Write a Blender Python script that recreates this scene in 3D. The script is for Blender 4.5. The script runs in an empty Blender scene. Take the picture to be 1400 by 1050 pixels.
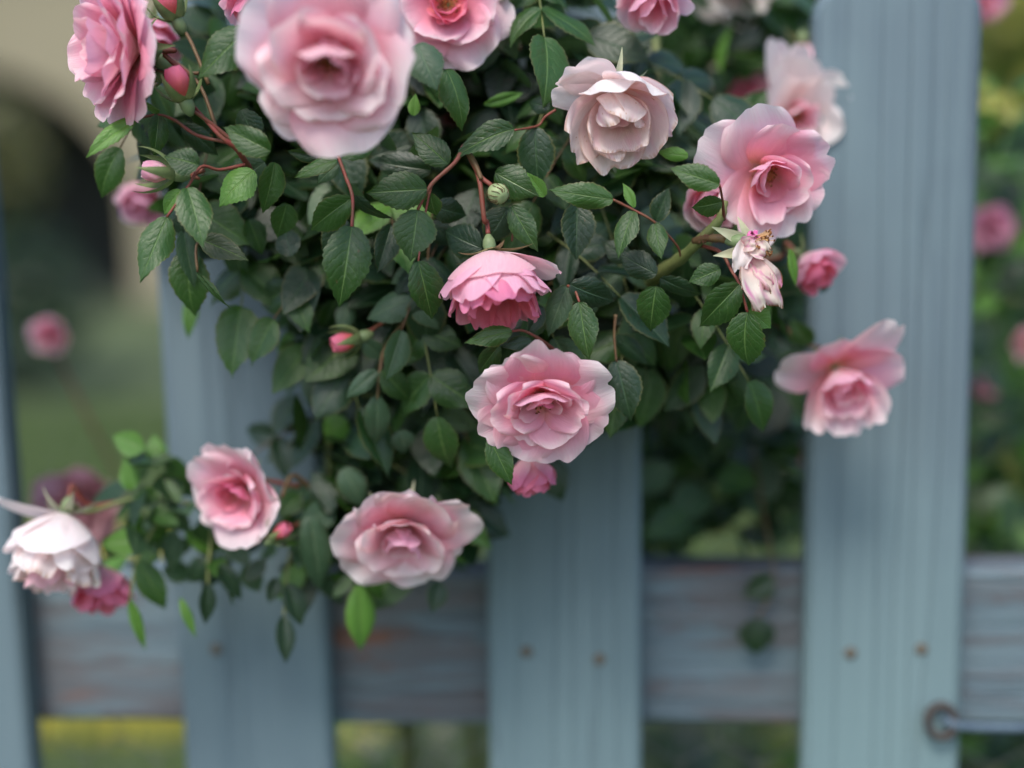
import bpy, math, random
from math import sin, cos, pi, radians as R
from mathutils import Vector, Matrix, Quaternion, noise

scene = bpy.context.scene
COL = scene.collection
rng = random.Random(7)

# ------------------------------------------------------------------ camera
CAM_H = 1.09
FPX = 50.0 / 36.0 * 1400.0
PITCH, ROLL = R(7.6), R(1.0)
fw = Vector((0, cos(PITCH), -sin(PITCH)))
up0 = Vector((0, sin(PITCH), cos(PITCH)))
rt0 = Vector((1, 0, 0))
rt = (rt0 * cos(ROLL) - up0 * sin(ROLL)).normalized()
up = (up0 * cos(ROLL) + rt0 * sin(ROLL)).normalized()
CAM = Vector((0, 0, CAM_H))
cd = bpy.data.cameras.new("camera"); cam = bpy.data.objects.new("camera", cd); COL.objects.link(cam)
cam.matrix_world = Matrix((
    (rt.x, up.x, -fw.x, CAM.x), (rt.y, up.y, -fw.y, CAM.y), (rt.z, up.z, -fw.z, CAM.z), (0, 0, 0, 1)))
cd.lens = 50; cd.sensor_width = 36; cd.clip_start = 0.05; cd.clip_end = 500
cd.dof.use_dof = True; cd.dof.focus_distance = 0.645; cd.dof.aperture_fstop = 1.9
scene.camera = cam

# ------------------------------------------------------------------ light
SUN_EL, SUN_AZ = R(52), R(200)          # azimuth clockwise from +Y (the way the camera looks)
w = bpy.data.worlds.new("World"); scene.world = w; w.use_nodes = True
nt = w.node_tree; nt.nodes.clear()
sky = nt.nodes.new("ShaderNodeTexSky"); sky.sky_type = 'NISHITA'; sky.sun_disc = False
sky.sun_elevation = SUN_EL; sky.sun_rotation = SUN_AZ; sky.dust_density = 2.0; sky.altitude = 100
bg = nt.nodes.new("ShaderNodeBackground"); bg.inputs[1].default_value = 0.13
wo = nt.nodes.new("ShaderNodeOutputWorld")
nt.links.new(sky.outputs[0], bg.inputs[0]); nt.links.new(bg.outputs[0], wo.inputs[0])
sl = bpy.data.lights.new("sun", 'SUN'); sun = bpy.data.objects.new("sun", sl); COL.objects.link(sun)
sl.energy = 1.3; sl.angle = R(18); sl.color = (1.0, 0.93, 0.84)
sd = Vector((sin(SUN_AZ) * cos(SUN_EL), cos(SUN_AZ) * cos(SUN_EL), sin(SUN_EL)))
sun.rotation_euler = sd.to_track_quat('Z', 'Y').to_euler()
sun.location = (0, -2, 4)
vs = scene.view_settings
scene.display_settings.display_device = 'sRGB'
vs.view_transform = 'Standard'; vs.look = 'None'; vs.gamma = 1.0; vs.use_curve_mapping = False
vs.exposure = 1.22
scene.render.engine = 'CYCLES'
scene.cycles.use_denoising = True
scene.cycles.max_bounces = 8; scene.cycles.transparent_max_bounces = 8
scene.cycles.diffuse_bounces = 4; scene.cycles.glossy_bounces = 2; scene.cycles.transmission_bounces = 4


# ------------------------------------------------------------------ helpers
def P(px, py, d):
    """The place seen at picture point (px, py) of the 1400x1050 photograph, d metres away."""
    return CAM + fw * d + rt * ((px - 700) / FPX * d) - up * ((py - 525) / FPX * d)


def cvec(x, y, z):
    """direction given as (right, up, towards the camera)"""
    return (rt * x + up * y - fw * z).normalized()


def link(o, parent=None):
    COL.objects.link(o)
    if parent is not None:
        o.parent = parent
    return o


def thing(name, label, cat, loc=(0, 0, 0), group=None):
    o = bpy.data.objects.new(name, None); o.empty_display_size = 0.02
    o.location = loc
    o['label'] = label; o['category'] = cat
    if group: o['group'] = group
    return link(o)


def mesh_of(name, verts, faces, uvs=None, smooth=True, mats=(), fmat=None):
    me = bpy.data.meshes.new(name)
    me.from_pydata(verts, [], faces)
    if uvs is not None:
        uvl = me.uv_layers.new(name="UVMap")
        vi = [0] * len(me.loops)
        me.loops.foreach_get("vertex_index", vi)
        flat = [0.0] * (2 * len(vi))
        for k, v in enumerate(vi):
            flat[2 * k], flat[2 * k + 1] = uvs[v]
        uvl.data.foreach_set("uv", flat)
    if smooth:
        me.polygons.foreach_set("use_smooth", [True] * len(me.polygons))
    for m in mats: me.materials.append(m)
    if fmat is not None:
        me.polygons.foreach_set("material_index", fmat)
    me.update()
    return me


def ob(name, me, parent=None, kind=None, label=None, world=None):
    o = bpy.data.objects.new(name, me)
    link(o, parent)
    if world is not None:
        o.matrix_basis = world
    if kind: o['kind'] = kind
    if label: o['label'] = label
    return o


def tube_data(pts, radii, sides=8, caps=True):
    pts = [Vector(p) for p in pts]
    n = len(pts)
    if not hasattr(radii, '__len__'): radii = [radii] * n
    V, F, U = [], [], []
    t = (pts[1] - pts[0]).normalized()
    a = t.orthogonal().normalized()
    L = 0
    for i in range(n):
        tt = (pts[min(i + 1, n - 1)] - pts[max(i - 1, 0)]).normalized()
        a = (a - tt * a.dot(tt)).normalized(); b = tt.cross(a)
        if i: L += (pts[i] - pts[i - 1]).length
        for k in range(sides):
            th = 2 * pi * k / sides
            V.append(pts[i] + (a * cos(th) + b * sin(th)) * radii[i]); U.append((k / sides, L * 30))
    for i in range(n - 1):
        for k in range(sides):
            k2 = (k + 1) % sides
            F.append((i * sides + k, i * sides + k2, (i + 1) * sides + k2, (i + 1) * sides + k))
    if caps:
        F.append(tuple(range(sides))[::-1]); F.append(tuple((n - 1) * sides + k for k in range(sides)))
    return V, F, U


def smooth_path(ctrl, per=6):
    c = [Vector(p) for p in ctrl]
    if len(c) < 3: 
        return [c[0].lerp(c[1], i / per) for i in range(per + 1)]
    out = []
    for i in range(len(c) - 1):
        p0 = c[max(i - 1, 0)]; p1 = c[i]; p2 = c[i + 1]; p3 = c[min(i + 2, len(c) - 1)]
        for k in range(per):
            t = k / per
            out.append(0.5 * ((2 * p1) + (-p0 + p2) * t + (2 * p0 - 5 * p1 + 4 * p2 - p3) * t * t + (-p0 + 3 * p1 - 3 * p2 + p3) * t ** 3))
    out.append(c[-1])
    return out


def tube(name, ctrl, r0, r1, mat, parent, sides=8, per=6, wob=0.0, label=None, kind=None):
    pts = smooth_path(ctrl, per)
    n = len(pts)
    rad = [(r0 + (r1 - r0) * i / (n - 1)) * (1 + wob * (rng.random() - .5)) for i in range(n)]
    V, F, U = tube_data(pts, rad, sides)
    return ob(name, mesh_of(name, V, F, U, True, (mat,)), parent, kind, label)


def lathe_data(prof, sides=14, lobes=0, amp=0):
    V, F, U = [], [], []
    for i, (r, z) in enumerate(prof):
        for k in range(sides):
            th = 2 * pi * k / sides
            rr = r * (1 + amp * cos(lobes * th))
            V.append((rr * cos(th), rr * sin(th), z)); U.append((k / sides, i / (len(prof) - 1)))
    for i in range(len(prof) - 1):
        for k in range(sides):
            k2 = (k + 1) % sides
            F.append((i * sides + k, i * sides + k2, (i + 1) * sides + k2, (i + 1) * sides + k))
    F.append(tuple(range(sides))[::-1]); F.append(tuple((len(prof) - 1) * sides + k for k in range(sides)))
    return V, F, U


# ------------------------------------------------------------------ materials
class N:
    """a small wrapper for node graphs"""
    def __init__(s, name):
        s.m = bpy.data.materials.new(name); s.m.use_nodes = True
        s.t = s.m.node_tree; s.t.nodes.clear()
        s.out = s.t.nodes.new("ShaderNodeOutputMaterial")

    def n(s, typ, ins=None, **kw):
        x = s.t.nodes.new(typ)
        for k, v in kw.items(): setattr(x, k, v)
        for k, v in (ins or {}).items():
            sock = x.inputs[k]
            if hasattr(v, 'is_output') or isinstance(v, bpy.types.NodeSocket): s.t.links.new(v, sock)
            elif isinstance(v, bpy.types.Node): s.t.links.new(v.outputs[0], sock)
            else: sock.default_value = v
        return x

    def math(s, op, a, b=0.0, c=None, clamp=False):
        x = s.n("ShaderNodeMath", {0: a, 1: b}, operation=op, use_clamp=clamp)
        if c is not None: x.inputs[2].default_value = c
        return x.outputs[0]

    def mix(s, f, a, b, blend='MIX'):
        x = s.n("ShaderNodeMix", data_type='RGBA', blend_type=blend)
        for i, v in ((0, f), (6, a), (7, b)):
            if isinstance(v, bpy.types.NodeSocket): s.t.links.new(v, x.inputs[i])
            elif isinstance(v, (int, float)): x.inputs[i].default_value = v
            else: x.inputs[i].default_value = (*v, 1)
        return x.outputs[2]

    def ramp(s, f, stops, interp='EASE'):
        x = s.n("ShaderNodeValToRGB", {0: f})
        x.color_ramp.interpolation = interp
        el = x.color_ramp.elements
        while len(el) < len(stops): el.new(0.5)
        for e, (p, c) in zip(el, stops):
            e.position = p; e.color = (*c, 1) if hasattr(c, '__len__') else (c, c, c, 1)
        return x.outputs[0]

    def noise(s, vec, scale, detail=3, rough=0.5, dist=0.0):
        x = s.n("ShaderNodeTexNoise", {'Vector': vec, 'Scale': scale, 'Detail': detail, 'Roughness': rough, 'Distortion': dist})
        return x.outputs[0]

    def scaled(s, vec, sc):
        return s.n("ShaderNodeMapping", {0: vec, 3: sc}).outputs[0]

    def bump(s, h, strength, dist):
        return s.n("ShaderNodeBump", {'Strength': strength, 'Distance': dist, 'Height': h}).outputs[0]

    def done(s, shader):
        s.t.links.new(shader, s.out.inputs[0]); return s.m


def thin(g, col, tcol, fac, rough, normal=None, spec=0.4):
    """a leaf or petal: reflected light and light shining through"""
    ins = {'Base Color': col, 'Roughness': rough, 'Specular IOR Level': spec}
    if normal is not None: ins['Normal'] = normal
    p = g.n("ShaderNodeBsdfPrincipled", ins)
    tr = g.n("ShaderNodeBsdfTranslucent", {'Color': tcol})
    if normal is not None: g.t.links.new(normal, tr.inputs['Normal'])
    mx = g.n("ShaderNodeMixShader", {0: fac, 1: p, 2: tr})
    return mx.outputs[0]


def leaf_mat(name, dark, light, back, edge=(0.10, 0.10, 0.03), vein=(0.16, 0.27, 0.08), rough=0.34, trans=0.30, spots=True):
    g = N(name)
    uv = g.n("ShaderNodeUVMap").outputs[0]
    sep = g.n("ShaderNodeSeparateXYZ", {0: uv})
    s_, t_ = sep.outputs[0], sep.outputs[1]            # s: -1..1 across, t: 0..1 along
    a = g.math('ABSOLUTE', s_)
    rnd = g.n("ShaderNodeObjectInfo").outputs['Random']
    att = g.n("ShaderNodeAttribute", attribute_name="rnd").outputs['Fac']
    r_ = g.math('FRACT', g.math('ADD', rnd, att))
    geo = g.n("ShaderNodeNewGeometry")
    tc = g.n("ShaderNodeTexCoord").outputs['Object']
    # side veins: run forward as they leave the midrib
    wob = g.noise(g.n("ShaderNodeCombineXYZ", {0: g.math('MULTIPLY', s_, 2.0), 1: g.math('MULTIPLY', t_, 3.0), 2: g.math('MULTIPLY', r_, 17.0)}), 1.6, 2)
    ph = g.math('ADD', g.math('SUBTRACT', g.math('MULTIPLY', t_, 7.0), g.math('MULTIPLY', a, 2.3)), g.math('MULTIPLY', wob, 1.1))
    saw = g.math('ABSOLUTE', g.math('SUBTRACT', g.math('FRACT', ph), 0.5))      # 0 at the vein
    side = g.ramp(saw, [(0.0, 1.0), (0.07, 0.0)])
    mid = g.ramp(a, [(0.0, 1.0), (0.07, 0.0)])
    vf = g.math('MAXIMUM', mid, g.math('MULTIPLY', side, 0.26))
    n1 = g.noise(g.n("ShaderNodeCombineXYZ", {0: g.math('MULTIPLY', s_, 3.0), 1: g.math('MULTIPLY', t_, 7.0), 2: g.math('MULTIPLY', r_, 37.0)}), 1.3, 4, 0.6)
    base = g.mix(r_, dark, light)
    base = g.mix(g.ramp(n1, [(0.35, 0.0), (0.75, 0.55)]), base, light)
    base = g.mix(g.math('MULTIPLY', vf, 0.6), base, vein)
    ed = g.math('MULTIPLY', g.ramp(a, [(0.86, 0.0), (1.0, 0.8)]), g.ramp(r_, [(0.25, 0.15), (0.8, 1.0)]))
    base = g.mix(ed, base, edge)
    if spots:
        n2 = g.noise(g.n("ShaderNodeCombineXYZ", {0: s_, 1: g.math('MULTIPLY', t_, 2.0), 2: g.math('MULTIPLY', r_, 91.0)}), 5.5, 2, 0.5)
        base = g.mix(g.ramp(n2, [(0.70, 0.0), (0.76, 0.75)]), base, (0.09, 0.055, 0.02))
    col = g.mix(geo.outputs['Backfacing'], base, back)
    # quilted surface between the veins
    fine = g.noise(g.n("ShaderNodeCombineXYZ", {0: g.math('MULTIPLY', s_, 16.0), 1: g.math('MULTIPLY', t_, 30.0), 2: r_}), 1.5, 3, 0.6)
    h = g.math('SUBTRACT', g.math('MULTIPLY', fine, 0.5), g.math('MULTIPLY', vf, 1.0))
    h = g.math('ADD', h, g.math('MULTIPLY', g.ramp(saw, [(0.0, 0.0), (0.35, 1.0)]), 0.22))
    h = g.math('ADD', h, g.math('MULTIPLY', n1, 1.2))
    nrm = g.bump(h, 0.5, 0.0006)
    tcol = g.mix(0.5, col, (0.16, 0.34, 0.03))
    ro = g.math('ADD', g.math('MULTIPLY', fine, 0.18), rough - 0.09)
    return g.done(thin(g, col, tcol, trans, ro, nrm, 0.5))


def petal_mat(name, stops, back_tip, back_base, trans=0.50, mott=0.17, edge=None, spots=None, blush=None):
    g = N(name)
    uv = g.n("ShaderNodeUVMap").outputs[0]
    sep = g.n("ShaderNodeSeparateXYZ", {0: uv})
    s_, t_ = sep.outputs[0], sep.outputs[1]
    rnd = g.n("ShaderNodeObjectInfo").outputs['Random']
    geo = g.n("ShaderNodeNewGeometry")
    r37 = g.math('MULTIPLY', rnd, 37.0)
    soft = g.noise(g.n("ShaderNodeCombineXYZ", {0: s_, 1: t_, 2: r37}), 2.2, 3, 0.55)
    tt = g.math('ADD', t_, g.math('MULTIPLY', g.math('SUBTRACT', soft, 0.5), 0.35))
    front = g.ramp(tt, stops, 'LINEAR')
    backc = g.mix(g.ramp(tt, [(0.15, 0.0), (0.95, 1.0)]), back_base, back_tip)
    # fine veins fanning out from the base
    vx = g.math('MULTIPLY', s_, g.math('ADD', 10.0, 0.0))
    veins = g.noise(g.n("ShaderNodeCombineXYZ", {0: vx, 1: g.math('MULTIPLY', t_, 1.2), 2: r37}), 2.4, 4, 0.6)
    col = g.mix(geo.outputs['Backfacing'], front, backc)
    col = g.mix(g.math('MULTIPLY', g.ramp(veins, [(0.35, 0.0), (0.7, 1.0)]), mott), col, (0.80, 0.30, 0.46))
    if blush:
        b = g.noise(g.n("ShaderNodeCombineXYZ", {0: g.math('MULTIPLY', s_, 1.5), 1: t_, 2: g.math('ADD', r37, 9.0)}), 1.6, 2)
        col = g.mix(g.math('MULTIPLY', g.ramp(b, [(0.45, 0.0), (0.75, 1.0)]), blush[1]), col, blush[0])
    if edge:
        e = g.noise(g.n("ShaderNodeCombineXYZ", {0: g.math('MULTIPLY', s_, 4.0), 1: t_, 2: r37}), 2.2, 3)
        rim = g.math('MAXIMUM', t_, g.math('ABSOLUTE', s_))
        ef = g.math('MULTIPLY', g.ramp(rim, [(0.90, 0.0), (0.99, 1.0)]), g.ramp(e, [(0.40, 0.0), (0.55, 1.0)]))
        col = g.mix(g.math('MULTIPLY', ef, edge[1]), col, edge[0])
    if spots:
        q = g.noise(g.n("ShaderNodeCombineXYZ", {0: g.math('MULTIPLY', s_, 1.6), 1: t_, 2: g.math('MULTIPLY', rnd, 61.0)}), 6.0, 2)
        col = g.mix(g.ramp(q, [(0.72, 0.0), (0.76, 0.85)]), col, spots)
    h = g.math('ADD', g.math('MULTIPLY', veins, 0.7), g.math('MULTIPLY', soft, 0.8))
    nrm = g.bump(h, 0.6, 0.0008)
    tcol = g.mix(0.5, col, (1.0, 0.66, 0.66), 'MULTIPLY')
    return g.done(thin(g, col, tcol, trans, 0.62, nrm, 0.22))


M = {}
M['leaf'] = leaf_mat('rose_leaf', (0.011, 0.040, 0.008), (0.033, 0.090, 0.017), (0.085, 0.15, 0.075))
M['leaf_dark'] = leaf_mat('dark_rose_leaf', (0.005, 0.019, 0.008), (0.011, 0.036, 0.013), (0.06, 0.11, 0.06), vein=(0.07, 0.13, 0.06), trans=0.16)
M['leaf_bright'] = leaf_mat('bright_rose_leaf', (0.075, 0.19, 0.03), (0.12, 0.27, 0.045), (0.16, 0.30, 0.07), trans=0.35)  # bright green leaves, including backlit ones whose glow is in the colour
M['leaf_pale'] = leaf_mat('pale_rose_leaf', (0.035, 0.075, 0.042), (0.055, 0.110, 0.058), (0.12, 0.19, 0.12), vein=(.2, .29, .17), rough=0.38)
M['leaf_red'] = leaf_mat('bronzed_rose_leaf', (0.035, 0.028, 0.018), (0.03, 0.055, 0.022), (0.07, 0.08, 0.045))
M['leaf_yellow'] = leaf_mat('yellow_leaf', (0.26, 0.27, 0.05), (0.42, 0.40, 0.09), (0.35, 0.35, 0.1), trans=0.35)  # strong yellow; behind the rail it stands in for sunlight on leaves

M['petal'] = petal_mat('pink_petal', [(0.0, (0.88, 0.58, 0.30)), (0.16, (0.91, 0.40, 0.38)), (0.45, (0.90, 0.40, 0.54)), (0.8, (0.92, 0.56, 0.67)), (1.0, (0.93, 0.76, 0.80))],
                       (0.88, 0.52, 0.68), (0.90, 0.76, 0.80))
M['petal_deep'] = petal_mat('deep_pink_petal', [(0.0, (0.88, 0.50, 0.30)), (0.3, (0.86, 0.30, 0.32)), (0.8, (0.87, 0.32, 0.44)), (1.0, (0.90, 0.42, 0.52))],
                            (0.78, 0.26, 0.44), (0.80, 0.55, 0.60))
M['petal_light'] = petal_mat('light_pink_petal', [(0.0, (0.90, 0.62, 0.40)), (0.16, (0.92, 0.46, 0.48)), (0.42, (0.92, 0.52, 0.62)), (0.72, (0.93, 0.68, 0.75)), (1.0, (0.93, 0.85, 0.86))],
                             (0.88, 0.58, 0.66), (0.90, 0.74, 0.76), mott=0.13)
M['petal_blush'] = petal_mat('blush_white_petal', [(0.0, (0.90, 0.62, 0.45)), (0.25, (0.91, 0.70, 0.66)), (0.6, (0.91, 0.79, 0.77)), (1.0, (0.92, 0.85, 0.82))],
                             (0.90, 0.84, 0.82), (0.86, 0.82, 0.78), mott=0.05, edge=((0.55, 0.30, 0.16), 0.6), spots=(0.50, 0.26, 0.10),
                             blush=((0.84, 0.45, 0.60), 0.35))
M['petal_white'] = petal_mat('white_petal', [(0.0, (0.90, 0.74, 0.66)), (0.35, (0.92, 0.84, 0.83)), (1.0, (0.93, 0.90, 0.88))],
                             (0.92, 0.91, 0.91), (0.90, 0.89, 0.87), mott=0.02, blush=((0.86, 0.60, 0.68), 0.15))
M['petal_coral'] = petal_mat('coral_petal', [(0.0, (0.85, 0.30, 0.25)), (0.5, (0.82, 0.20, 0.25)), (1.0, (0.84, 0.25, 0.36))],
                             (0.82, 0.24, 0.38), (0.86, 0.22, 0.20))
M['petal_mauve'] = petal_mat('mauve_petal', [(0.0, (0.7, 0.36, 0.42)), (1.0, (0.74, 0.42, 0.58))], (0.72, 0.40, 0.58), (0.55, 0.3, 0.4))
M['petal_dusty'] = petal_mat('dusty_rose_petal', [(0.0, (0.5, 0.3, 0.3)), (1.0, (0.60, 0.36, 0.40))], (0.58, 0.34, 0.39), (0.5, 0.3, 0.32))
M['petal_dry'] = petal_mat('withered_petal', [(0.0, (0.60, 0.22, 0.35)), (0.18, (0.82, 0.62, 0.58)), (0.5, (0.88, 0.82, 0.73)), (1.0, (0.90, 0.84, 0.74))],
                           (0.82, 0.76, 0.67), (0.78, 0.62, 0.55), mott=0.04, edge=((0.26, 0.13, 0.05), 1.0), spots=(0.42, 0.22, 0.08), blush=((0.72, 0.16, 0.46), 0.75))


def plain(name, c1, c2, scale=60, rough=0.55, bumpd=0.0004, sx=(1, 1, 1), trans=0.0):
    g = N(name)
    tc = g.n("ShaderNodeTexCoord").outputs['Object']
    rnd = g.n("ShaderNodeObjectInfo").outputs['Random']
    nz = g.noise(g.scaled(tc, sx), scale, 4, 0.6)
    f = g.math('ADD', g.math('MULTIPLY', rnd, 0.35), g.ramp(nz, [(0.3, 0.0), (0.7, 0.8)]), clamp=True)
    col = g.mix(f, c1, c2)
    nrm = g.bump(nz, 0.6, bumpd)
    if trans:
        return g.done(thin(g, col, col, trans, rough, nrm, 0.35))
    p = g.n("ShaderNodeBsdfPrincipled", {'Base Color': col, 'Roughness': rough, 'Normal': nrm, 'Specular IOR Level': 0.35})
    return g.done(p.outputs[0])


M['cane'] = plain('rose_cane', (0.075, 0.11, 0.03), (0.16, 0.17, 0.06), 90)
M['red_stem'] = plain('red_stem', (0.20, 0.035, 0.03), (0.13, 0.055, 0.03), 260)
M['brown_stem'] = plain('brown_stem', (0.085, 0.040, 0.020), (0.13, 0.085, 0.035), 240)
M['hip'] = plain('green_hip', (0.10, 0.16, 0.07), (0.17, 0.22, 0.10), 220, 0.5)
M['hip_pale'] = plain('pale_green_hip', (0.20, 0.28, 0.13), (0.30, 0.36, 0.18), 260, 0.5)
M['sepal'] = plain('green_sepal', (0.11, 0.17, 0.06), (0.20, 0.24, 0.10), 180, 0.6, trans=0.2)
M['sepal_pale'] = plain('pale_sepal', (0.36, 0.40, 0.24), (0.50, 0.50, 0.34), 180, 0.6, trans=0.25)
M['sepal_brown'] = plain('brown_sepal', (0.22, 0.17, 0.07), (0.30, 0.24, 0.12), 180, 0.6, trans=0.2)
M['filament'] = plain('stamen_filament', (0.75, 0.42, 0.16), (0.80, 0.50, 0.22), 200, 0.6)
M['anther'] = plain('stamen_anther', (0.30, 0.12, 0.03), (0.14, 0.05, 0.02), 200, 0.7)
M['rust'] = plain('rusty_iron', (0.075, 0.062, 0.048), (0.12, 0.10, 0.075), 300, 0.8)
M['iron'] = plain('dark_iron', (0.022, 0.022, 0.026), (0.05, 0.036, 0.03), 160, 0.6)
M['wire'] = plain('grey_wire', (0.16, 0.16, 0.17), (0.24, 0.22, 0.22), 90, 0.5)


def wood_mat(name, worn, axis):
    g = N(name)
    tc = g.n("ShaderNodeTexCoord").outputs['Object']
    rnd = g.n("ShaderNodeObjectInfo").outputs['Random']
    off = g.n("ShaderNodeCombineXYZ", {0: g.math('MULTIPLY', rnd, 11.0), 1: g.math('MULTIPLY', rnd, 5.0), 2: g.math('MULTIPLY', rnd, 7.0)})
    v = g.n("ShaderNodeVectorMath", {0: tc, 1: off}, operation='ADD').outputs[0]
    st = (1, 1, 0.022) if axis == 'z' else (0.06, 1, 1)
    grain = g.noise(g.scaled(v, st), 190, 5, 0.65, 0.12)
    broad = g.noise(g.scaled(v, (1, 1, 0.035) if axis == 'z' else (0.12, 1, 1)), 48, 4, 0.6, 0.15)
    blot = g.noise(v, 7, 3, 0.6)
    col = g.mix(g.ramp(broad, [(0.38, 0.0), (0.62, 1.0)]), (0.098, 0.140, 0.168), (0.120, 0.168, 0.194))
    col = g.mix(g.math('MULTIPLY', g.ramp(grain, [(0.38, 1.0), (0.60, 0.0)]), 0.4), col, (0.090, 0.128, 0.156))
    col = g.mix(g.math('MULTIPLY', g.ramp(blot, [(0.45, 0.0), (0.75, 1.0)]), 0.35), col, (0.150, 0.222, 0.242))
    if axis == 'z':
        z_ = g.n("ShaderNodeSeparateXYZ", {0: tc}).outputs[2]
        col = g.mix(g.math('MULTIPLY', g.ramp(g.math('MULTIPLY', z_, 0.6), [(0.44, 1.0), (0.60, 0.0)]), g.ramp(rnd, [(0.3, 0.15), (0.7, 0.75)])), col, (0.158, 0.240, 0.250))
    crack = g.noise(g.scaled(v, (1, 1, 0.02) if axis == 'z' else (0.02, 1, 1)), 60, 2, 0.5, 0.1)
    ck = g.ramp(g.math('ABSOLUTE', g.math('SUBTRACT', crack, 0.5)), [(0.0, 1.0), (0.012, 0.0)])
    col = g.mix(g.math('MULTIPLY', ck, 0.35), col, (0.06, 0.085, 0.105))
    h = g.math('SUBTRACT', grain, g.math('MULTIPLY', ck, 0.8))
    if worn:
        wv = g.noise(g.scaled(v, (0.16, 1, 1)), 55, 5, 0.7, 1.0)
        wb = g.noise(g.scaled(v, (0.5, 1, 1)), 12, 2, 0.5)
        wsum = g.math('ADD', g.math('MULTIPLY', wv, 0.6), g.math('MULTIPLY', wb, 0.5))
        col = g.mix(g.ramp(wsum, [(0.49, 0.0), (0.60, 0.80)]), col, (0.095, 0.088, 0.094))
        col = g.mix(g.ramp(wsum, [(0.62, 0.0), (0.68, 0.85)]), col, (0.17, 0.07, 0.042))
        h = g.math('ADD', h, wv)
    nrm = g.bump(h, 0.8, 0.0016 if worn else 0.0008)
    p = g.n("ShaderNodeBsdfPrincipled", {'Base Color': col, 'Roughness': 0.58, 'Normal': nrm, 'Specular IOR Level': 0.3})
    return g.done(p.outputs[0])


M['paint'] = wood_mat('blue_painted_wood', False, 'z')
M['paint_rail'] = wood_mat('worn_blue_painted_wood', True, 'x')


def stucco():
    g = N('cream_stucco')
    tc = g.n("ShaderNodeTexCoord").outputs['Object']
    a = g.noise(tc, 0.8, 4, 0.6); b = g.noise(tc, 30, 4, 0.6)
    col = g.mix(a, (0.20, 0.18, 0.115), (0.27, 0.245, 0.17))
    p = g.n("ShaderNodeBsdfPrincipled", {'Base Color': col, 'Roughness': 0.9, 'Normal': g.bump(b, 0.6, 0.01)})
    return g.done(p.outputs[0])


def ground_mat():
    g = N('lawn_soil')
    tc = g.n("ShaderNodeTexCoord").outputs['Object']
    a = g.noise(tc, 1.1, 4, 0.6); b = g.noise(tc, 45, 4, 0.7)
    col = g.mix(a, (0.042, 0.075, 0.030), (0.075, 0.115, 0.042))
    col = g.mix(g.math('MULTIPLY', b, 0.4), col, (0.09, 0.09, 0.04))
    p = g.n("ShaderNodeBsdfPrincipled", {'Base Color': col, 'Roughness': 0.95, 'Normal': g.bump(b, 0.7, 0.02)})
    return g.done(p.outputs[0])


M['stucco'] = stucco(); M['ground'] = ground_mat()
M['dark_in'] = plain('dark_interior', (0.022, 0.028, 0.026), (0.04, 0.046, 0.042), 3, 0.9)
M['slate'] = plain('grey_roof', (0.06, 0.06, 0.065), (0.10, 0.095, 0.09), 9, 0.8, 0.01)
M['grass'] = plain('grass_blade', (0.06, 0.11, 0.028), (0.10, 0.15, 0.04), 6, 0.6, trans=0.25)
M['grass_sunlit'] = plain('sunlit_grass_blade', (0.55, 0.52, 0.10), (0.70, 0.64, 0.16), 6, 0.6, trans=0.3)  # sunlight on the grass, painted as a bright yellow blade colour

# ------------------------------------------------------------------ setting: ground, house
me = mesh_of('ground', [(-120, -40, 0), (120, -40, 0), (120, 160, 0), (-120, 160, 0)], [(0, 1, 2, 3)], None, False, (M['ground'],))
ob('ground', me, kind='structure')


def box_data(x0, x1, y0, y1, z0, z1):
    V = [(x, y, z) for z in (z0, z1) for y in (y0, y1) for x in (x0, x1)]
    F = [(0, 2, 3, 1), (4, 5, 7, 6), (0, 1, 5, 4), (1, 3, 7, 5), (3, 2, 6, 7), (2, 0, 4, 6)]
    return V, F


# the garden house: cream wall with an arched opening into a dark passage
HY = 15.0
house = thing('garden_house', 'cream rendered house with a dark arched opening far behind the fence', 'house', (0, HY, 0))
def arch_wall():
    x0, x1, h = -14.0, 12.0, 4.2
    ax0, ax1, spring = -8.4, -3.95, 1.0
    rr = (ax1 - ax0) / 2; cx = (ax0 + ax1) / 2
    loop = [(x1, 0), (x1, h), (x0, h), (x0, 0), (ax0, 0), (ax0, spring)]
    for k in range(1, 20):
        th = pi - pi * k / 20
        loop.append((cx + rr * cos(th), spring + rr * 0.72 * sin(th)))
    loop += [(ax1, spring), (ax1, 0)]
    n = len(loop); T = 0.35
    V = [(x, 0, z) for x, z in loop] + [(x, T, z) for x, z in loop]
    F = [tuple(range(n)), tuple(range(2 * n - 1, n - 1, -1))]
    for i in range(n):
        j = (i + 1) % n
        F.append((i, i + n, j + n, j))
    return V, F, (ax0, ax1)
V, F, (AX0, AX1) = arch_wall()
ob('wall', mesh_of('wall', V, F, None, False, (M['stucco'],)), house)
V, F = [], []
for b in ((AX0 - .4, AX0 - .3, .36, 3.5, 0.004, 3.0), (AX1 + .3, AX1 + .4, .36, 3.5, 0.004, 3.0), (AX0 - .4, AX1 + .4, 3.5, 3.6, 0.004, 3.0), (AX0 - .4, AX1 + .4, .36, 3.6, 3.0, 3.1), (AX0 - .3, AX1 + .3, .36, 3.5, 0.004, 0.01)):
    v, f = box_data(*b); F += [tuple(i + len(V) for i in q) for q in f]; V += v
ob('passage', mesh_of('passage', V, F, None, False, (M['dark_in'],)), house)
V = [(-14.4, -.5, 4.1), (12.4, -.5, 4.1), (12.4, 3.2, 6.0), (-14.4, 3.2, 6.0), (-14.4, -.5, 4.25), (12.4, -.5, 4.25), (12.4, 3.2, 6.15), (-14.4, 3.2, 6.15)]
F = [(0, 3, 2, 1), (4, 5, 6, 7), (0, 1, 5, 4), (1, 2, 6, 5), (2, 3, 7, 6), (3, 0, 4, 7)]
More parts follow.
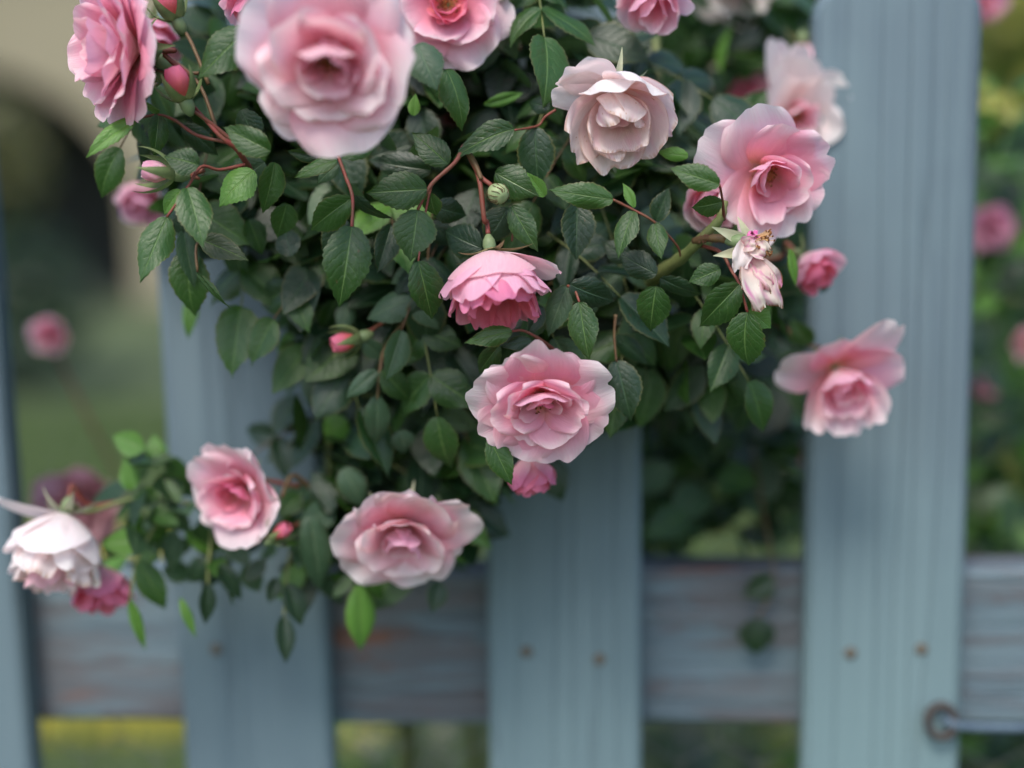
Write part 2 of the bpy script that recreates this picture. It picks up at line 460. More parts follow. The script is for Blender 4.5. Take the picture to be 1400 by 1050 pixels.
ob('roof', mesh_of('roof', V, F, None, False, (M['slate'],)), house)

# ------------------------------------------------------------------ fence
YAW = R(-4.0)
FDIR = Vector((cos(YAW), sin(YAW), 0)); FN = Vector((-sin(YAW), cos(YAW), 0)).normalized()     # FN points away from the camera
F0 = Vector((0.03, 0.80, 0))


def on_fence(px, py, back=0.0):
    d = (P(px, py, 1) - CAM)
    k = (F0 + FN * back - CAM).dot(FN) / d.dot(FN)
    q = CAM + d * k
    return (q - F0).dot(FDIR), q.z, q


fence = thing('picket_fence', 'pale blue painted wooden picket fence behind the roses', 'fence', F0)
fence.rotation_euler = (0, 0, YAW)
# children use fence coordinates: x along, y away from the camera, z up
TOP = on_fence(1230, -30)[1]
PW, PT = 0.0892, 0.021


def picket_mesh(h, seed):
    r = random.Random(seed)
    c = 0.020; b = 0.003
    hw = PW / 2
    ztop = h
    # outline in x,z with rounded dog ears
    out = [(-hw, 0.05), (hw, 0.05), (hw, ztop - c)]
    for k in range(1, 7):
        th = k / 6 * pi / 2
        out.append((hw - c + c * cos(th), ztop - c + c * sin(th)))
    for k in range(0, 7):
        th = pi / 2 + k / 6 * pi / 2
        out.append((-hw + c + c * cos(th), ztop - c + c * sin(th)))
    n = len(out)
    def ins(o, d):
        cx, cz = 0, (0.05 + ztop) / 2
        return [((x - math.copysign(d, x)), (z - math.copysign(d, z - cz))) for x, z in o]
    rings = [(ins(out, b), 0.0), (out, b), (out, PT - b), (ins(out, b), PT)]
    V = [(x, y, z) for o, y in rings for x, z in o]
    F = [tuple(range(n - 1, -1, -1))[::-1], tuple(range(4 * n - 1, 3 * n - 1, -1))]
    for q in range(3):
        for i in range(n):
            j = (i + 1) % n
            F.append((q * n + i, (q + 1) * n + i, (q + 1) * n + j, q * n + j))
    return mesh_of('picket', V, F, None, False, (M['paint'],))


pm = picket_mesh(TOP, 1)
centers = [on_fence(x, 1000)[0] for x in (-62, 349, 773, 1206)]
step = (centers[3] - centers[0]) / 3
centers = [centers[0] - step] + centers + [centers[3] + step]
nail_px = {2: [(295, 887)], 3: [(720, 891), (820, 901)], 4: [(1163, 893), (1260, 887)]}
vv, ff, uu = lathe_data([(0.0001, 0.0012), (0.0022, 0.0012), (0.0034, 0.0006), (0.0037, -0.001)], 12)
nail_me = mesh_of('nail_head', [(x, -z, y) for x, y, z in vv], ff, uu, True, (M['rust'],))
for i, cx in enumerate(centers):
    p = ob('picket', pm, fence)
    tx, ty = R([0, .35, -.1, .1, -.05, 0][i]), R([0, -.5, -.55, .25, .35, .2][i])
    p.location = (cx - sin(ty) * .85, sin(tx) * .85, 0); p.rotation_euler = (tx, ty, 0)
    for (nx, ny) in nail_px.get(i, [(None, s) for s in (-1, 1)]):
        if nx is None:
            lx, lz = 0.022 * ny, 0.838
        else:
            fx, fz, _ = on_fence(nx, ny); lx, lz = fx - cx, fz
        q = ob('nail_head', nail_me, p); q.location = (lx, -0.0003, lz)

# rail behind the pickets
RT_ = on_fence(985, 781, PT + 0.003)[1]; RB_ = on_fence(985, 991, PT + 0.003)[1]


def rail(z0, z1):
    x0, x1, y0, y1 = centers[0] - .06, centers[-1] + .06, PT + 0.002, PT + 0.038
    nx = 60; b = 0.003
    prof = [(y0 + b, z0), (y0, z0 + b), (y0, z0 + (z1 - z0) * .35), (y0, z0 + (z1 - z0) * .7), (y0, z1 - b), (y0 + b, z1), (y1 - b, z1), (y1, z1 - b), (y1, z0 + b), (y1 - b, z0)]
    V, F = [], []
    n = len(prof)
    for i in range(nx + 1):
        x = x0 + (x1 - x0) * i / nx
        dz = 0.0012 * sin(x * 9) + 0.0008 * sin(x * 23 + 1)
        for y, z in prof: V.append((x, y, z + dz))
    for i in range(nx):
        for k in range(n):
            k2 = (k + 1) % n
            F.append((i * n + k, i * n + k2, (i + 1) * n + k2, (i + 1) * n + k))
    F.append(tuple(range(n))[::-1]); F.append(tuple(nx * n + k for k in range(n)))
    return mesh_of('rail', V, F, None, False, (M['paint_rail'],))


ob('rail', rail(RB_, RT_), fence)
ob('rail', rail(0.20, 0.29), fence)

# gate hook screwed into the fourth picket, its rod running right
hx, hz, _ = on_fence(1284, 981)
pts = []
for k in range(15):
    th = 2 * pi * k / 14
    pts.append((hx + 0.0078 * cos(th), -0.006 + 0.002 * sin(th), hz + 0.0088 * sin(th)))
V, F, U = tube_data(pts, 0.0024, 8, False)
hook = ob('hook_ring', mesh_of('hook_ring', V, F, U, True, (M['iron'],)), fence)
pts = smooth_path([(hx + 0.002, -0.002, hz), (hx + 0.006, -0.007, hz - 0.001), (hx + .02, -0.006, hz - 0.0035), (hx + .08, -0.004, hz - 0.004), (hx + .20, -0.004, hz - 0.004)], 5)
V, F, U = tube_data(pts, 0.0026, 8)
ob('hook_rod', mesh_of('hook_rod', V, F, U, True, (plain('blue_painted_iron', (0.06, 0.09, 0.13), (0.10, 0.15, 0.19), 120, 0.5),)), fence)

# chicken wire stapled to the back of the rail
def chicken_wire():
    V, F = [], []
    a = 0.024
    x = centers[0]
    def seg(p, q):
        v, f, _ = tube_data([p, q], 0.00045, 4, False)
        F.extend(tuple(i + len(V) for i in t) for t in f); V.extend(v)
    row = 0
    z = RB_ + 0.02
    while z > 0.45:
        x = centers[0] + (a if row % 2 else 0)
        while x < centers[-1]:
            y = PT + 0.041 + 0.002 * sin(x * 40 + z * 31)
            seg((x, y, z), (x, y, z - a * .7)); seg((x, y, z - a * .7), (x + a, y, z - a * 1.25)); seg((x, y, z - a * .7), (x - a, y, z - a * 1.25))
            x += 2 * a
        z -= a * 1.25; row += 1
    return mesh_of('wire_mesh', V, F, None, False, (M['wire'],))
ob('wire_mesh', chicken_wire(), fence, kind='stuff')

# ------------------------------------------------------------------ leaves
def leaf_mesh(name, mat, seed, teeth=11, nt_=28, ns_=4, fold=0.25, droop=0.25, twist=0.1, ratio_peak=0.42, serr=0.055, wavy=0.02, folded=0.0):
    """a leaflet, 1 long (+Y) and 1 wide, facing +Z"""
    r = random.Random(seed)
    V, F, U = [], [], []
    ph = r.random() * 6
    for i in range(nt_ + 1):
        t = i / nt_
        # ovate outline: widest at ratio_peak, pointed tip
        if t < ratio_peak: w_ = sin(pi / 2 * (t / ratio_peak)) ** 0.62
        else:
            q = (t - ratio_peak) / (1 - ratio_peak); w_ = (1 - q ** 1.75) * (1 - 0.10 * q)
        w_ = max(w_, 0.0) * 0.5
        if i == 0: w_ = 0.015
        tooth = 1 + serr * (2 * ((t * teeth) % 1.0) - 1) * (1 if 0 < t < 1 else 0) / max(w_ * 2, 0.25)
        th = droop * 1.3 * t
        yy = sin(th) / (droop * 1.3) if abs(droop) > 1e-3 else t
        zz = -(1 - cos(th)) / (droop * 1.3) if abs(droop) > 1e-3 else 0
        tw = twist * (t - 0.3)
        for j in range(-ns_, ns_ + 1):
            s = j / ns_
            k = w_ * (tooth if abs(j) == ns_ else 1)
            fo = fold + (folded if s > 0 else 0) 
            x = s * k * cos(fo * 0.9); z = abs(s) * k * sin(fo) - 0.35 * (s * k) ** 2 * 2
            z += wavy * sin(t * 9 + ph + (2 if s > 0 else 0)) * abs(s) ** 2
            y = yy - (0.0 if i in (0, nt_) else 0.02 * abs(s))
            x, z = x * cos(tw) - z * sin(tw), x * sin(tw) + z * cos(tw)
            V.append((x, y, zz + z * 0.8)); U.append((s, t))
    m = 2 * ns_ + 1
    for i in range(nt_):
        for j in range(m - 1):
            a = i * m + j
            F.append((a, a + 1, a + m + 1, a + m))
    return mesh_of(name, V, F, U, True, (mat,))


LV = {}
def variants(key, n, **kw):
    out = []
    for i in range(n):
        r = random.Random(hash((key, i)) % 9999 if False else (len(key) * 131 + i * 17))
        out.append(leaf_mesh('leaf', M[key], i * 7 + len(key), fold=r.uniform(.10, .45), droop=r.uniform(.15, .75), twist=r.uniform(-.5, .5),
                             ratio_peak=r.uniform(.38, .48), wavy=r.uniform(.01, .05), folded=r.choice([0, 0, 0, 0.5]), **kw))
    LV[key] = out
variants('leaf', 8); variants('leaf_dark', 6); variants('leaf_bright', 4); variants('leaf_pale', 4); variants('leaf_red', 2); variants('leaf_yellow', 2)

n_leaf = [0]


def put_leaf(parent, base, tip, width, key='leaf', roll=0.0, variant=None, face=None, inv=None):
    base = Vector(base); tip = Vector(tip)
    y = tip - base; L = y.length; y.normalize()
    if face is None: face = (CAM - base).normalized()
    z = (face - y * face.dot(y)).normalized()
    z = Quaternion(y, roll) @ z
    x = y.cross(z)
    m = Matrix((
        (x.x * width, y.x * L, z.x * L, base.x), (x.y * width, y.y * L, z.y * L, base.y), (x.z * width, y.z * L, z.z * L, base.z), (0, 0, 0, 1)))
    vs_ = LV[key]
    me = vs_[variant if variant is not None else rng.randrange(len(vs_))]
    o = bpy.data.objects.new('leaf', me); link(o, parent)
    o.matrix_basis = m
    n_leaf[0] += 1
    return o


bush = thing('rose_bush', 'leafy climbing rose bush spilling over and through the blue picket fence', 'rose bush', (0, 0, 0))

# (base x, y), (tip x, y), width px, depth, material, roll in degrees, depth change towards the tip
HL = [
 (228,297,190,384,46,.635,'leaf',20,-.004), (256,257,280,329,49,.63,'leaf',-15,-.006), (247,260,215,290,24,.64,'leaf_bright',25,.0),
 (272,226,223,208,42,.63,'leaf',25,.004), (191,160,113,203,28,.64,'leaf_bright',40,-.01), (219,151,155,131,28,.645,'leaf_bright',-30,.0),
 (338,40,267,107,56,.62,'leaf',15,.0), (217,156,212,211,31,.645,'leaf',0,-.006), (347,233,292,274,48,.645,'leaf_bright',20,.0),
 (274,327,339,354,36,.65,'leaf_red',-10,.0), (251,315,263,393,30,.67,'leaf_pale',10,.0), (270,372,315,434,15,.655,'leaf',40,.0),
 (267,395,251,461,23,.74,'leaf_bright',20,.0), (370,207,302,170,42,.625,'leaf',10,.0), (362,222,296,268,46,.66,'leaf_pale',0,.0),
 (570,60,597,117,50,.62,'leaf_pale',0,-.004), (610,95,651,171,42,.635,'leaf',-25,-.004), (613,225,562,176,40,.645,'leaf',0,.0),
 (703,176,613,201,42,.645,'leaf',30,.0), (590,233,497,222,38,.665,'leaf_dark',0,.0), (440,215,392,206,22,.65,'leaf_dark',0,.0),
 (468,216,524,182,30,.655,'leaf',0,.0), (565,158,568,128,18,.66,'leaf_bright',0,.0), (515,45,552,38,18,.65,'leaf_pale',20,.0),
 (661,142,720,130,18,.68,'leaf_bright',20,.0), (584,259,500,262,52,.64,'leaf',0,.0), (571,287,562,356,60,.642,'leaf',0,.0),
 (481,310,465,418,68,.635,'leaf',0,-.004), (572,357,593,446,52,.638,'leaf',0,.0), (481,271,409,318,46,.64,'leaf',20,.0),
 (485,268,519,315,28,.65,'leaf_dark',50,.0), (535,308,516,372,42,.665,'leaf_dark',0,.0), (473,300,440,351,40,.665,'leaf_dark',10,.0),
 (659,340,592,312,48,.655,'leaf_dark',0,.0), (593,282,648,300,36,.66,'leaf_dark',0,.0), (589,264,592,302,30,.645,'leaf',30,.0),
 (677,236,735,268,46,.65,'leaf',0,.0), (731,174,735,259,52,.66,'leaf_dark',0,.0), (699,282,735,343,36,.65,'leaf',10,.0),
 (694,285,664,336,44,.66,'leaf_dark',0,.0), (700,453,633,468,28,.64,'leaf',10,.0), (462,225,429,251,22,.65,'leaf_pale',0,.0),
 (461,219,398,236,26,.64,'leaf',35,.0), (375,222,363,295,42,.65,'leaf',0,.0), (392,278,378,330,40,.66,'leaf',0,.0),
 (838,273,750,260,36,.64,'leaf',10,.0), (984,252,915,229,37,.63,'leaf',0,.0), (987,276,944,288,34,.64,'leaf',0,.0),
 (941,213,897,210,20,.655,'leaf_bright',0,.0), (752,147,713,137,24,.66,'leaf_dark',0,.0), (745,268,722,236,22,.65,'leaf_bright',0,.0),
 (867,284,856,246,13,.65,'leaf_bright',30,.0), (778,100,735,116,26,.69,'leaf_dark',0,.0), (789,278,787,356,54,.66,'leaf_dark',0,.0),
 (866,289,841,348,34,.645,'leaf',10,.0), (895,305,904,353,28,.65,'leaf',0,.0), (898,375,842,346,38,.655,'leaf_dark',0,.0),
 (897,391,884,465,46,.645,'leaf',0,.0), (903,380,960,413,30,.66,'leaf_dark',20,.0), (985,368,940,386,32,.65,'leaf',0,.0),
 (1011,389,950,450,50,.645,'leaf',0,.0), (1022,427,1005,508,56,.645,'leaf',20,.0), (1025,423,1052,449,36,.655,'leaf_bright',10,.0),
 (779,389,854,423,44,.65,'leaf_dark',0,.0), (792,413,804,493,42,.645,'leaf',0,.0), (776,391,745,461,38,.66,'leaf_pale',0,.0),
 (842,459,892,502,28,.68,'leaf_dark',0,.0), (843,493,864,577,52,.67,'leaf_dark',0,.0), (897,302,915,256,32,.665,'leaf_dark',0,.0),
 (930,440,914,513,46,.72,'leaf',0,.0), (1000,500,1002,572,50,.74,'leaf',0,.0), (683,472,645,517,30,.655,'leaf',0,.0),
 (669,600,703,664,36,.655,'leaf',0,.0), (727,465,690,472,20,.65,'leaf_dark',0,.0), (740,418,722,458,28,.66,'leaf_dark',0,.0),
 (521,506,568,551,38,.69,'leaf',0,.0), (516,507,469,546,25,.69,'leaf_pale',0,.0), (514,541,521,622,36,.695,'leaf_pale',0,.0),
 (590,425,561,474,50,.69,'leaf',0,.0), (520,488,495,460,30,.70,'leaf_pale',0,.0), (530,475,574,492,28,.69,'leaf',0,.0),
 (455,410,441,463,34,.71,'leaf',0,.0), (478,412,467,453,28,.71,'leaf_pale',0,.0), (548,588,556,627,34,.71,'leaf_pale',0,.0),
 (188,768,232,835,38,.735,'leaf',0,.0), (178,820,199,893,17,.73,'leaf_bright',0,.0), (285,765,250,800,32,.74,'leaf_dark',0,.0),
 (284,798,280,856,26,.735,'leaf_dark',0,.0), (300,772,331,822,28,.735,'leaf_dark',0,.0), (247,818,265,873,13,.73,'leaf_bright',0,.0),
 (388,842,390,908,30,.735,'leaf_dark',0,.0), (424,705,446,830,44,.72,'leaf_pale',0,.0), (490,800,497,897,44,.735,'leaf_bright',0,.0),
 (600,795,590,838,34,.74,'leaf_dark',0,.0), (393,798,412,858,36,.735,'leaf_dark',0,.0), (378,790,367,825,26,.74,'leaf_dark',0,.0),
 (215,640,208,590,30,.745,'leaf_bright',0,.0), (180,670,170,625,26,.745,'leaf_bright',0,.0), (240,700,190,720,34,.74,'leaf',0,.0),
 (225,690,262,735,30,.745,'leaf_pale',0,.0), (640,690,700,735,46,.745,'leaf_dark',0,.0), (660,620,640,690,44,.74,'leaf_dark',0,.0),
 (318,255,345,200,34,.66,'leaf',0,.0), (330,150,355,205,36,.66,'leaf_dark',0,.0), (250,170,300,215,30,.665,'leaf_dark',0,.0),
 (200,165,190,230,20,.68,'leaf_dark',0,.0), (1015,170,1050,120,40,.75,'leaf',0,.0), (455,700,420,640,34,.73,'leaf_dark',0,0),
 (400,350,380,300,36,.67,'leaf_dark',0,.0), (340,300,360,350,34,.68,'leaf',0,.0), (250,320,240,290,24,.67,'leaf_dark',0,0),
 (860,355,820,330,30,.67,'leaf_dark',0,0), (1035,845,1036,900,50,.826,'leaf_dark',0,0), (1058,790,1015,815,42,.826,'leaf_dark',0,0),
 (395,455,385,500,26,.76,'leaf_bright',10,0), (400,560,385,600,20,.76,'leaf',10,0), (440,500,420,560,44,.74,'leaf_pale',0,0),
 (430,450,400,430,34,.75,'leaf_pale',0,0), (470,570,440,610,38,.73,'leaf_bright',0,0), (470,640,500,700,40,.73,'leaf_pale',0,0),
 (1125,400,1135,360,24,.74,'leaf_dark',0,0), (1080,340,1090,395,14,.68,'leaf_bright',0,0), (1110,470,1080,440,36,.75,'leaf',0,0),
]
for (bx, by, tx, ty, wd, d, key, roll, dd) in HL:
    if wd < 1: continue
    j = rng.uniform(-.008, .004)
    sc_ = d / FPX
    rr = R(roll + rng.uniform(-14, 14))
    put_leaf(bush, P(bx, by, d), P(tx, ty, d + dd + j), wd * sc_ * 1.06, key, rr)
    # the leaflet's own short stalk is drawn with the twig lists below

# canes and twigs -----------------------------------------------------------
def cpath(lst):
    return [P(*q) for q in lst]

TW = [  # name, radius start, radius end, material, points
 ('twig', .0016, .0008, 'red_stem', [(345,238,.66),(325,205,.645),(300,185,.64),(265,145,.64)]),
 ('twig', .0012, .0007, 'red_stem', [(325,200,.645),(290,170,.64),(262,150,.635),(248,138,.63)]),
 ('twig', .0009, .0006, 'red_stem', [(318,196,.645),(270,185,.645),(240,165,.645),(217,157,.645),(192,161,.642)]),
 ('twig', .0009, .0006, 'red_stem', [(335,225,.65),(300,232,.645),(275,228,.64),(256,257,.635),(228,297,.635)]),
 ('twig', .0010, .0009, 'brown_stem', [(300,190,.65),(275,120,.655),(240,85,.66),(205,72,.66)]),
 ('twig', .0009, .0008, 'brown_stem', [(272,100,.655),(235,100,.655),(214,96,.655)]),
 ('twig', .0010, .0007, 'brown_stem', [(285,115,.655),(260,55,.66),(242,30,.665)]),
 ('twig', .0010, .0007, 'red_stem', [(462,212,.65),(472,240,.645),(482,270,.64),(481,312,.637)]),
 ('twig', .0013, .0007, 'red_stem', [(634,200,.65),(622,222,.645),(590,252,.642),(571,287,.642)]),
 ('twig', .0007, .0005, 'red_stem', [(590,252,.645),(580,300,.645),(572,357,.64)]),
 ('twig', .0016, .0010, 'brown_stem', [(634,198,.65),(650,225,.648),(658,245,.646)]),
 ('twig', .0007, .0005, 'red_stem', [(706,282,.66),(702,310,.66),(700,330,.66)]),
 ('cane', .0036, .0019, 'cane', [(880,400,.72),(900,375,.69),(935,350,.67),(960,325,.66),(984,300,.655),(990,275,.655)]),
 ('twig', .0010, .0006, 'red_stem', [(955,335,.665),(985,345,.655),(1000,370,.65),(1011,389,.647),(1022,427,.647)]),
 ('twig', .0008, .0005, 'red_stem', [(990,300,.655),(988,275,.645),(984,253,.635)]),
 ('twig', .0007, .0005, 'red_stem', [(838,273,.645),(866,287,.648),(895,304,.65),(925,335,.66),(930,350,.665)]),
 ('twig', .0009, .0005, 'brown_stem', [(842,430,.67),(840,460,.67),(843,495,.67)]),
 ('twig', .0007, .0005, 'red_stem', [(760,150,.66),(745,160,.66),(735,172,.66),(703,178,.65)]),
 ('twig', .0008, .0005, 'red_stem', [(776,391,.655),(785,395,.652),(792,413,.648)]),
 ('twig', .0010, .0005, 'red_stem', [(760,480,.67),(735,462,.655),(715,452,.65),(700,453,.645)]),
 ('twig', .0012, .0006, 'brown_stem', [(580,410,.71),(530,470,.70),(520,505,.695),(516,545,.695)]),
 ('twig', .0010, .0007, 'red_stem', [(540,430,.71),(510,450,.70),(492,458,.70)]),
 ('twig', .0010, .0006, 'brown_stem', [(320,345,.68),(272,330,.66),(270,372,.655)]),
 ('cane', .0016, .0009, 'brown_stem', [(470,690,.75),(430,670,.74),(400,650,.73),(385,680,.72)]),
 ('cane', .0018, .0009, 'cane', [(480,700,.76),(400,740,.755),(300,700,.75),(200,680,.745),(120,700,.735),(104,690,.73)]),
 ('twig', .0010, .0006, 'cane', [(230,690,.75),(200,740,.74),(185,775,.735),(178,822,.732)]),
 ('twig', .0010, .0006, 'cane', [(290,700,.75),(288,740,.745),(285,770,.74),(284,800,.737)]),
 ('twig', .0010, .0006, 'cane', [(400,735,.75),(392,790,.74),(388,843,.737)]),
 ('twig', .0009, .0006, 'red_stem', [(430,700,.74),(410,715,.735),(395,722,.73)]),
 ('twig', .0008, .0005, 'brown_stem', [(1020,560,.87),(1040,680,.85),(1058,790,.828),(1035,846,.826)]),
 ('twig', .0008, .0006, 'brown_stem', [(560,560,.76),(650,490,.72),(690,462,.69)]),
]
for nm, r0, r1, mt, pts in TW:
    tube(nm, cpath(pts), r0, r1, M[mt], bush, 7, 5, 0.25)

# main canes: rooted behind the fence, over its top and down in front
for k, (x0, pk, xe, dep, ye) in enumerate([(620, -60, 520, .75, 640), (700, -80, 760, .76, 420), (860, -70, 900, .75, 420), (500, -60, 330, .73, 240), (560, -40, 450, .76, 700), (600, -60, 640, .76, 300)]):
    root = Vector((P(x0, 500, 1.15).x, 1.05 + 0.03 * k, 0.0))
    a = Vector((P(x0, 500, 1.0).x + .02 * (k - 2), .98, 0.6))
    tube('cane', [root, a, P(x0, pk + 30, .90), P((x0 + xe) / 2, pk, .80), P(xe, 120, .74), P(xe, ye, dep)], .0048, .0018, M['cane'], bush, 8, 8, 0.15)


# random sprays of five leaflets over the front of the bush
def in_poly(x, y, poly):
    c = False; n = len(poly)
    for i in range(n):
        x1, y1 = poly[i]; x2, y2 = poly[(i + 1) % n]
        if (y1 > y) != (y2 > y) and x < (x2 - x1) * (y - y1) / (y2 - y1) + x1: c = not c
    return c


MAINP = [(205, 150), (250, 40), (345, 0), (420, -60), (800, -60), (822, 60), (880, 110), (960, 165), (940, 230), (1000, 290), (1050, 420), (1020, 520), (900, 560), (870, 560), (820, 520), (760, 600),
         (690, 640), (665, 700), (610, 740), (520, 780), (450, 770), (410, 700), (430, 620), (405, 560), (392, 470), (405, 380), (330, 330), (250, 300)]


def spray(parent, p0, direction, size, keys, r):
    d = direction.normalized()
    side = d.cross(Vector((r.uniform(-1, 1), r.uniform(-1, 1), r.uniform(-.5, 1)))).normalized()
    L = size * 1.5
    bend = Vector((0, 0, -0.25 * L))
    pts = [p0, p0 + d * L * .5 + bend * .3, p0 + d * L + bend]
    st = tube('leaf_stalk', pts, .0006, .0004, M['brown_stem' if r.random() < .4 else 'cane'], parent, 5, 3)
    key = r.choice(keys)
    if key == 'leaf_bright' and p0.z < P(700, 290, .7).z: key = 'leaf'      # the bright leaves stay near the top
    face = (Vector((r.uniform(-.5, .5), -1, r.uniform(.1, 1.1)))).normalized()
    def at(t): 
        q = smooth_path(pts, 6); return q[min(int(t * 12), len(q) - 1)]
    end = (at(1) - at(.8)).normalized()
    for (t, sd, k) in ((1, 0, 1.0), (.72, 1, .85), (.72, -1, .85), (.38, 1, .7), (.38, -1, .7)):
        b = at(t)
        side_v = (end.cross(face)).normalized()
        dr = end if sd == 0 else (side_v * sd * .9 + end * .55).normalized()
        dr = (dr + Vector((r.uniform(-.2, .2), r.uniform(-.2, .2), r.uniform(-.25, .1)))).normalized()
        l = size * k * r.uniform(.85, 1.15)
        put_leaf(st, b, b + dr * l, l * r.uniform(.58, .74), key, r.uniform(-.4, .4), None, face)


BLOOMS = [(740, 550, 105, .645), (680, 395, 80, .65), (845, 165, 90, .65), (445, 100, 125, .56), (1050, 235, 100, .665), (1040, 370, 50, .65), (140, 75, 90, .65), (615, 30, 90, .675),
          (322, 672, 75, .72), (550, 735, 100, .71), (1150, 520, 90, .74), (75, 750, 80, .73), (140, 800, 40, .75), (1100, 130, 75, .775), (1120, 367, 40, .73), (722, 650, 30, .685), (1095, 80, 30, .80), (885, 0, 40, .70), (960, 265, 40, .70), (645, 160, 20, .74), (1022, 135, 25, .83), (478, 468, 26, .69), (385, 725, 22, .70)]


def clear_depth(x, y, d, extra=25):
    for bx, by, br, bd in BLOOMS:
        if (x - bx) ** 2 + (y - by) ** 2 < (br + extra) ** 2: d = max(d, bd + .028)
    return d


r1 = random.Random(21)
placed = []
tries = 0
while len(placed) < 40 and tries < 3000:
    tries += 1
    x = r1.uniform(190, 1070); y = r1.uniform(-30, 760)
    if not in_poly(x, y, MAINP) or (x > 960 and y > 300): continue
    if any((x - a) ** 2 + (y - b) ** 2 < 62 ** 2 for a, b in placed) or (y > 420 and x > 700) or (y > 560 and x > 560): continue
    placed.append((x, y))
    edge_far = y > 470
    d = clear_depth(x, y, r1.uniform(.685, .73) + (0.045 if edge_far else 0), 70)
    dirv = cvec(r1.uniform(-.8, .8), r1.uniform(-1.1, -.1), r1.uniform(0, .5))
    spray(bush, P(x, y - 30, d), dirv, r1.uniform(.025, .034), ['leaf', 'leaf_dark', 'leaf', 'leaf', 'leaf_dark', 'leaf_pale', 'leaf', 'leaf_dark', 'leaf_bright'] if not edge_far else ['leaf', 'leaf_pale', 'leaf_dark'], r1)
print('leaves placed one by one', n_leaf[0])


# dense foliage that nobody could count --------------------------------------
def foliage(name, parent, n, placer, keys, size=(.022, .035), seed=1, down=.7):
    r = random.Random(seed)
    V, F, U, rv, mi = [], [], [], [], []
    rows = 6
    for _ in range(n):
        p = placer(r)
        if p is None: continue
        d = Vector((r.uniform(-1, 1), r.uniform(-.8, .4), r.uniform(-1.2, .5) * down)).normalized()
        f = Vector((r.uniform(-.8, .8), r.uniform(-1.3, .2), r.uniform(.0, 1.4))).normalized()
        z = (f - d * f.dot(d)).normalized(); x = d.cross(z)
        L = r.uniform(*size); W = L * r.uniform(.55, .72); fo = r.uniform(.05, .3); dr = r.uniform(.0, .25)
        q = r.random(); k = r.choice(range(len(keys))); b0 = len(V)
        for i in range(rows + 1):
            t = i / rows
            w_ = (0.03, .36, .5, .49, .40, .24, .01)[i]
            for s in (-1, 0, 1):
                V.append(p + d * (t * L) + x * (s * w_ * W) + z * (abs(s) * w_ * W * fo - dr * t * t * L)); U.append((s, t)); rv.append(q)
        for i in range(rows):
            for j in range(2):
                a = b0 + i * 3 + j
                F.append((a, a + 1, a + 4, a + 3)); mi.append(k)
    me = mesh_of(name, V, F, U, True, [M[k] for k in keys], mi)
    at = me.attributes.new('rnd', 'FLOAT', 'POINT'); at.data.foreach_set('value', rv)
    return ob(name, me, parent, 'stuff')


def placer_poly(poly, d0, d1, bias=1.0, low=0.0):
    xs = [q[0] for q in poly]; ys = [q[1] for q in poly]
    def f(r):
        for _ in range(60):
            x = r.uniform(min(xs), max(xs)); y = r.uniform(min(ys), max(ys))
            if in_poly(x, y, poly): return P(x, y, clear_depth(x, y, d0 + low * min(1, max(0, (y - 420) / 120)) + (d1 - d0) * r.random() ** bias))
    return f


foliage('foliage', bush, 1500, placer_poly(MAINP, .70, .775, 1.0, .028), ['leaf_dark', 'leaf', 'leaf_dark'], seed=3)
LOWP = [(170, 620), (230, 600), (250, 680), (330, 700), (420, 660), (520, 700), (600, 740), (560, 800), (420, 790), (330, 770), (230, 790), (170, 760)]
foliage('foliage', bush, 115, placer_poly(LOWP, .735, .775), ['leaf', 'leaf_dark', 'leaf_bright', 'leaf_pale'], (.014, .026), seed=5)
TOPB = [(860, -40), (1105, -40), (1100, 110), (1020, 120), (980, 150), (900, 120)]
foliage('foliage', bush, 70, placer_poly(TOPB, .82, .90), ['leaf', 'leaf_bright', 'leaf', 'leaf_dark'], (.026, .040), seed=8)
GAPP = [(880, 420), (1100, 420), (1095, 640), (1040, 700), (960, 750), (885, 740)]
foliage('foliage', bush, 60, placer_poly(GAPP, .83, .89), ['leaf', 'leaf_pale', 'leaf', 'leaf_dark'], (.028, .042), seed=18)
# the part of the bush that stands behind the fence
BEH = [(430, -60), (1120, -60), (1110, 600), (1110, 700), (1040, 735), (980, 740), (880, 760), (870, 600), (460, 600), (470, 780), (660, 800), (650, 850), (450, 830)]
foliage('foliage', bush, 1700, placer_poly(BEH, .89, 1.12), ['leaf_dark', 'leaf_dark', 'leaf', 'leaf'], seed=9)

bush2 = thing('rose_bush', 'dark rose bush growing behind the fence right of the widest picket', 'rose bush', (0.62, 1.3, 0))
bush2['label'] = 'dark green rose bush beyond the fence at the right edge of the photo'
inv2 = Matrix.Translation(Vector((-0.62, -1.3, 0)))
RGT = [(1300, 60), (1360, 140), (1480, 160), (1480, 1050), (1300, 1050)]
o = foliage('foliage', bush2, 900, placer_poly(RGT, 1.0, 1.5), ['leaf_dark', 'leaf', 'leaf', 'leaf_dark', 'leaf_bright'], seed=12); o.matrix_basis = inv2
for k in range(3):
    q = tube('cane', [(0.62 + .03 * k, 1.3, 0), (0.60 + .06 * k, 1.28, .5), (0.55 + .05 * k, 1.2, .95), (0.50 + .07 * k, 1.15, 1.12 + .04 * k)], .006, .002, M['cane'], bush2, 7, 6)
    q.matrix_basis = inv2

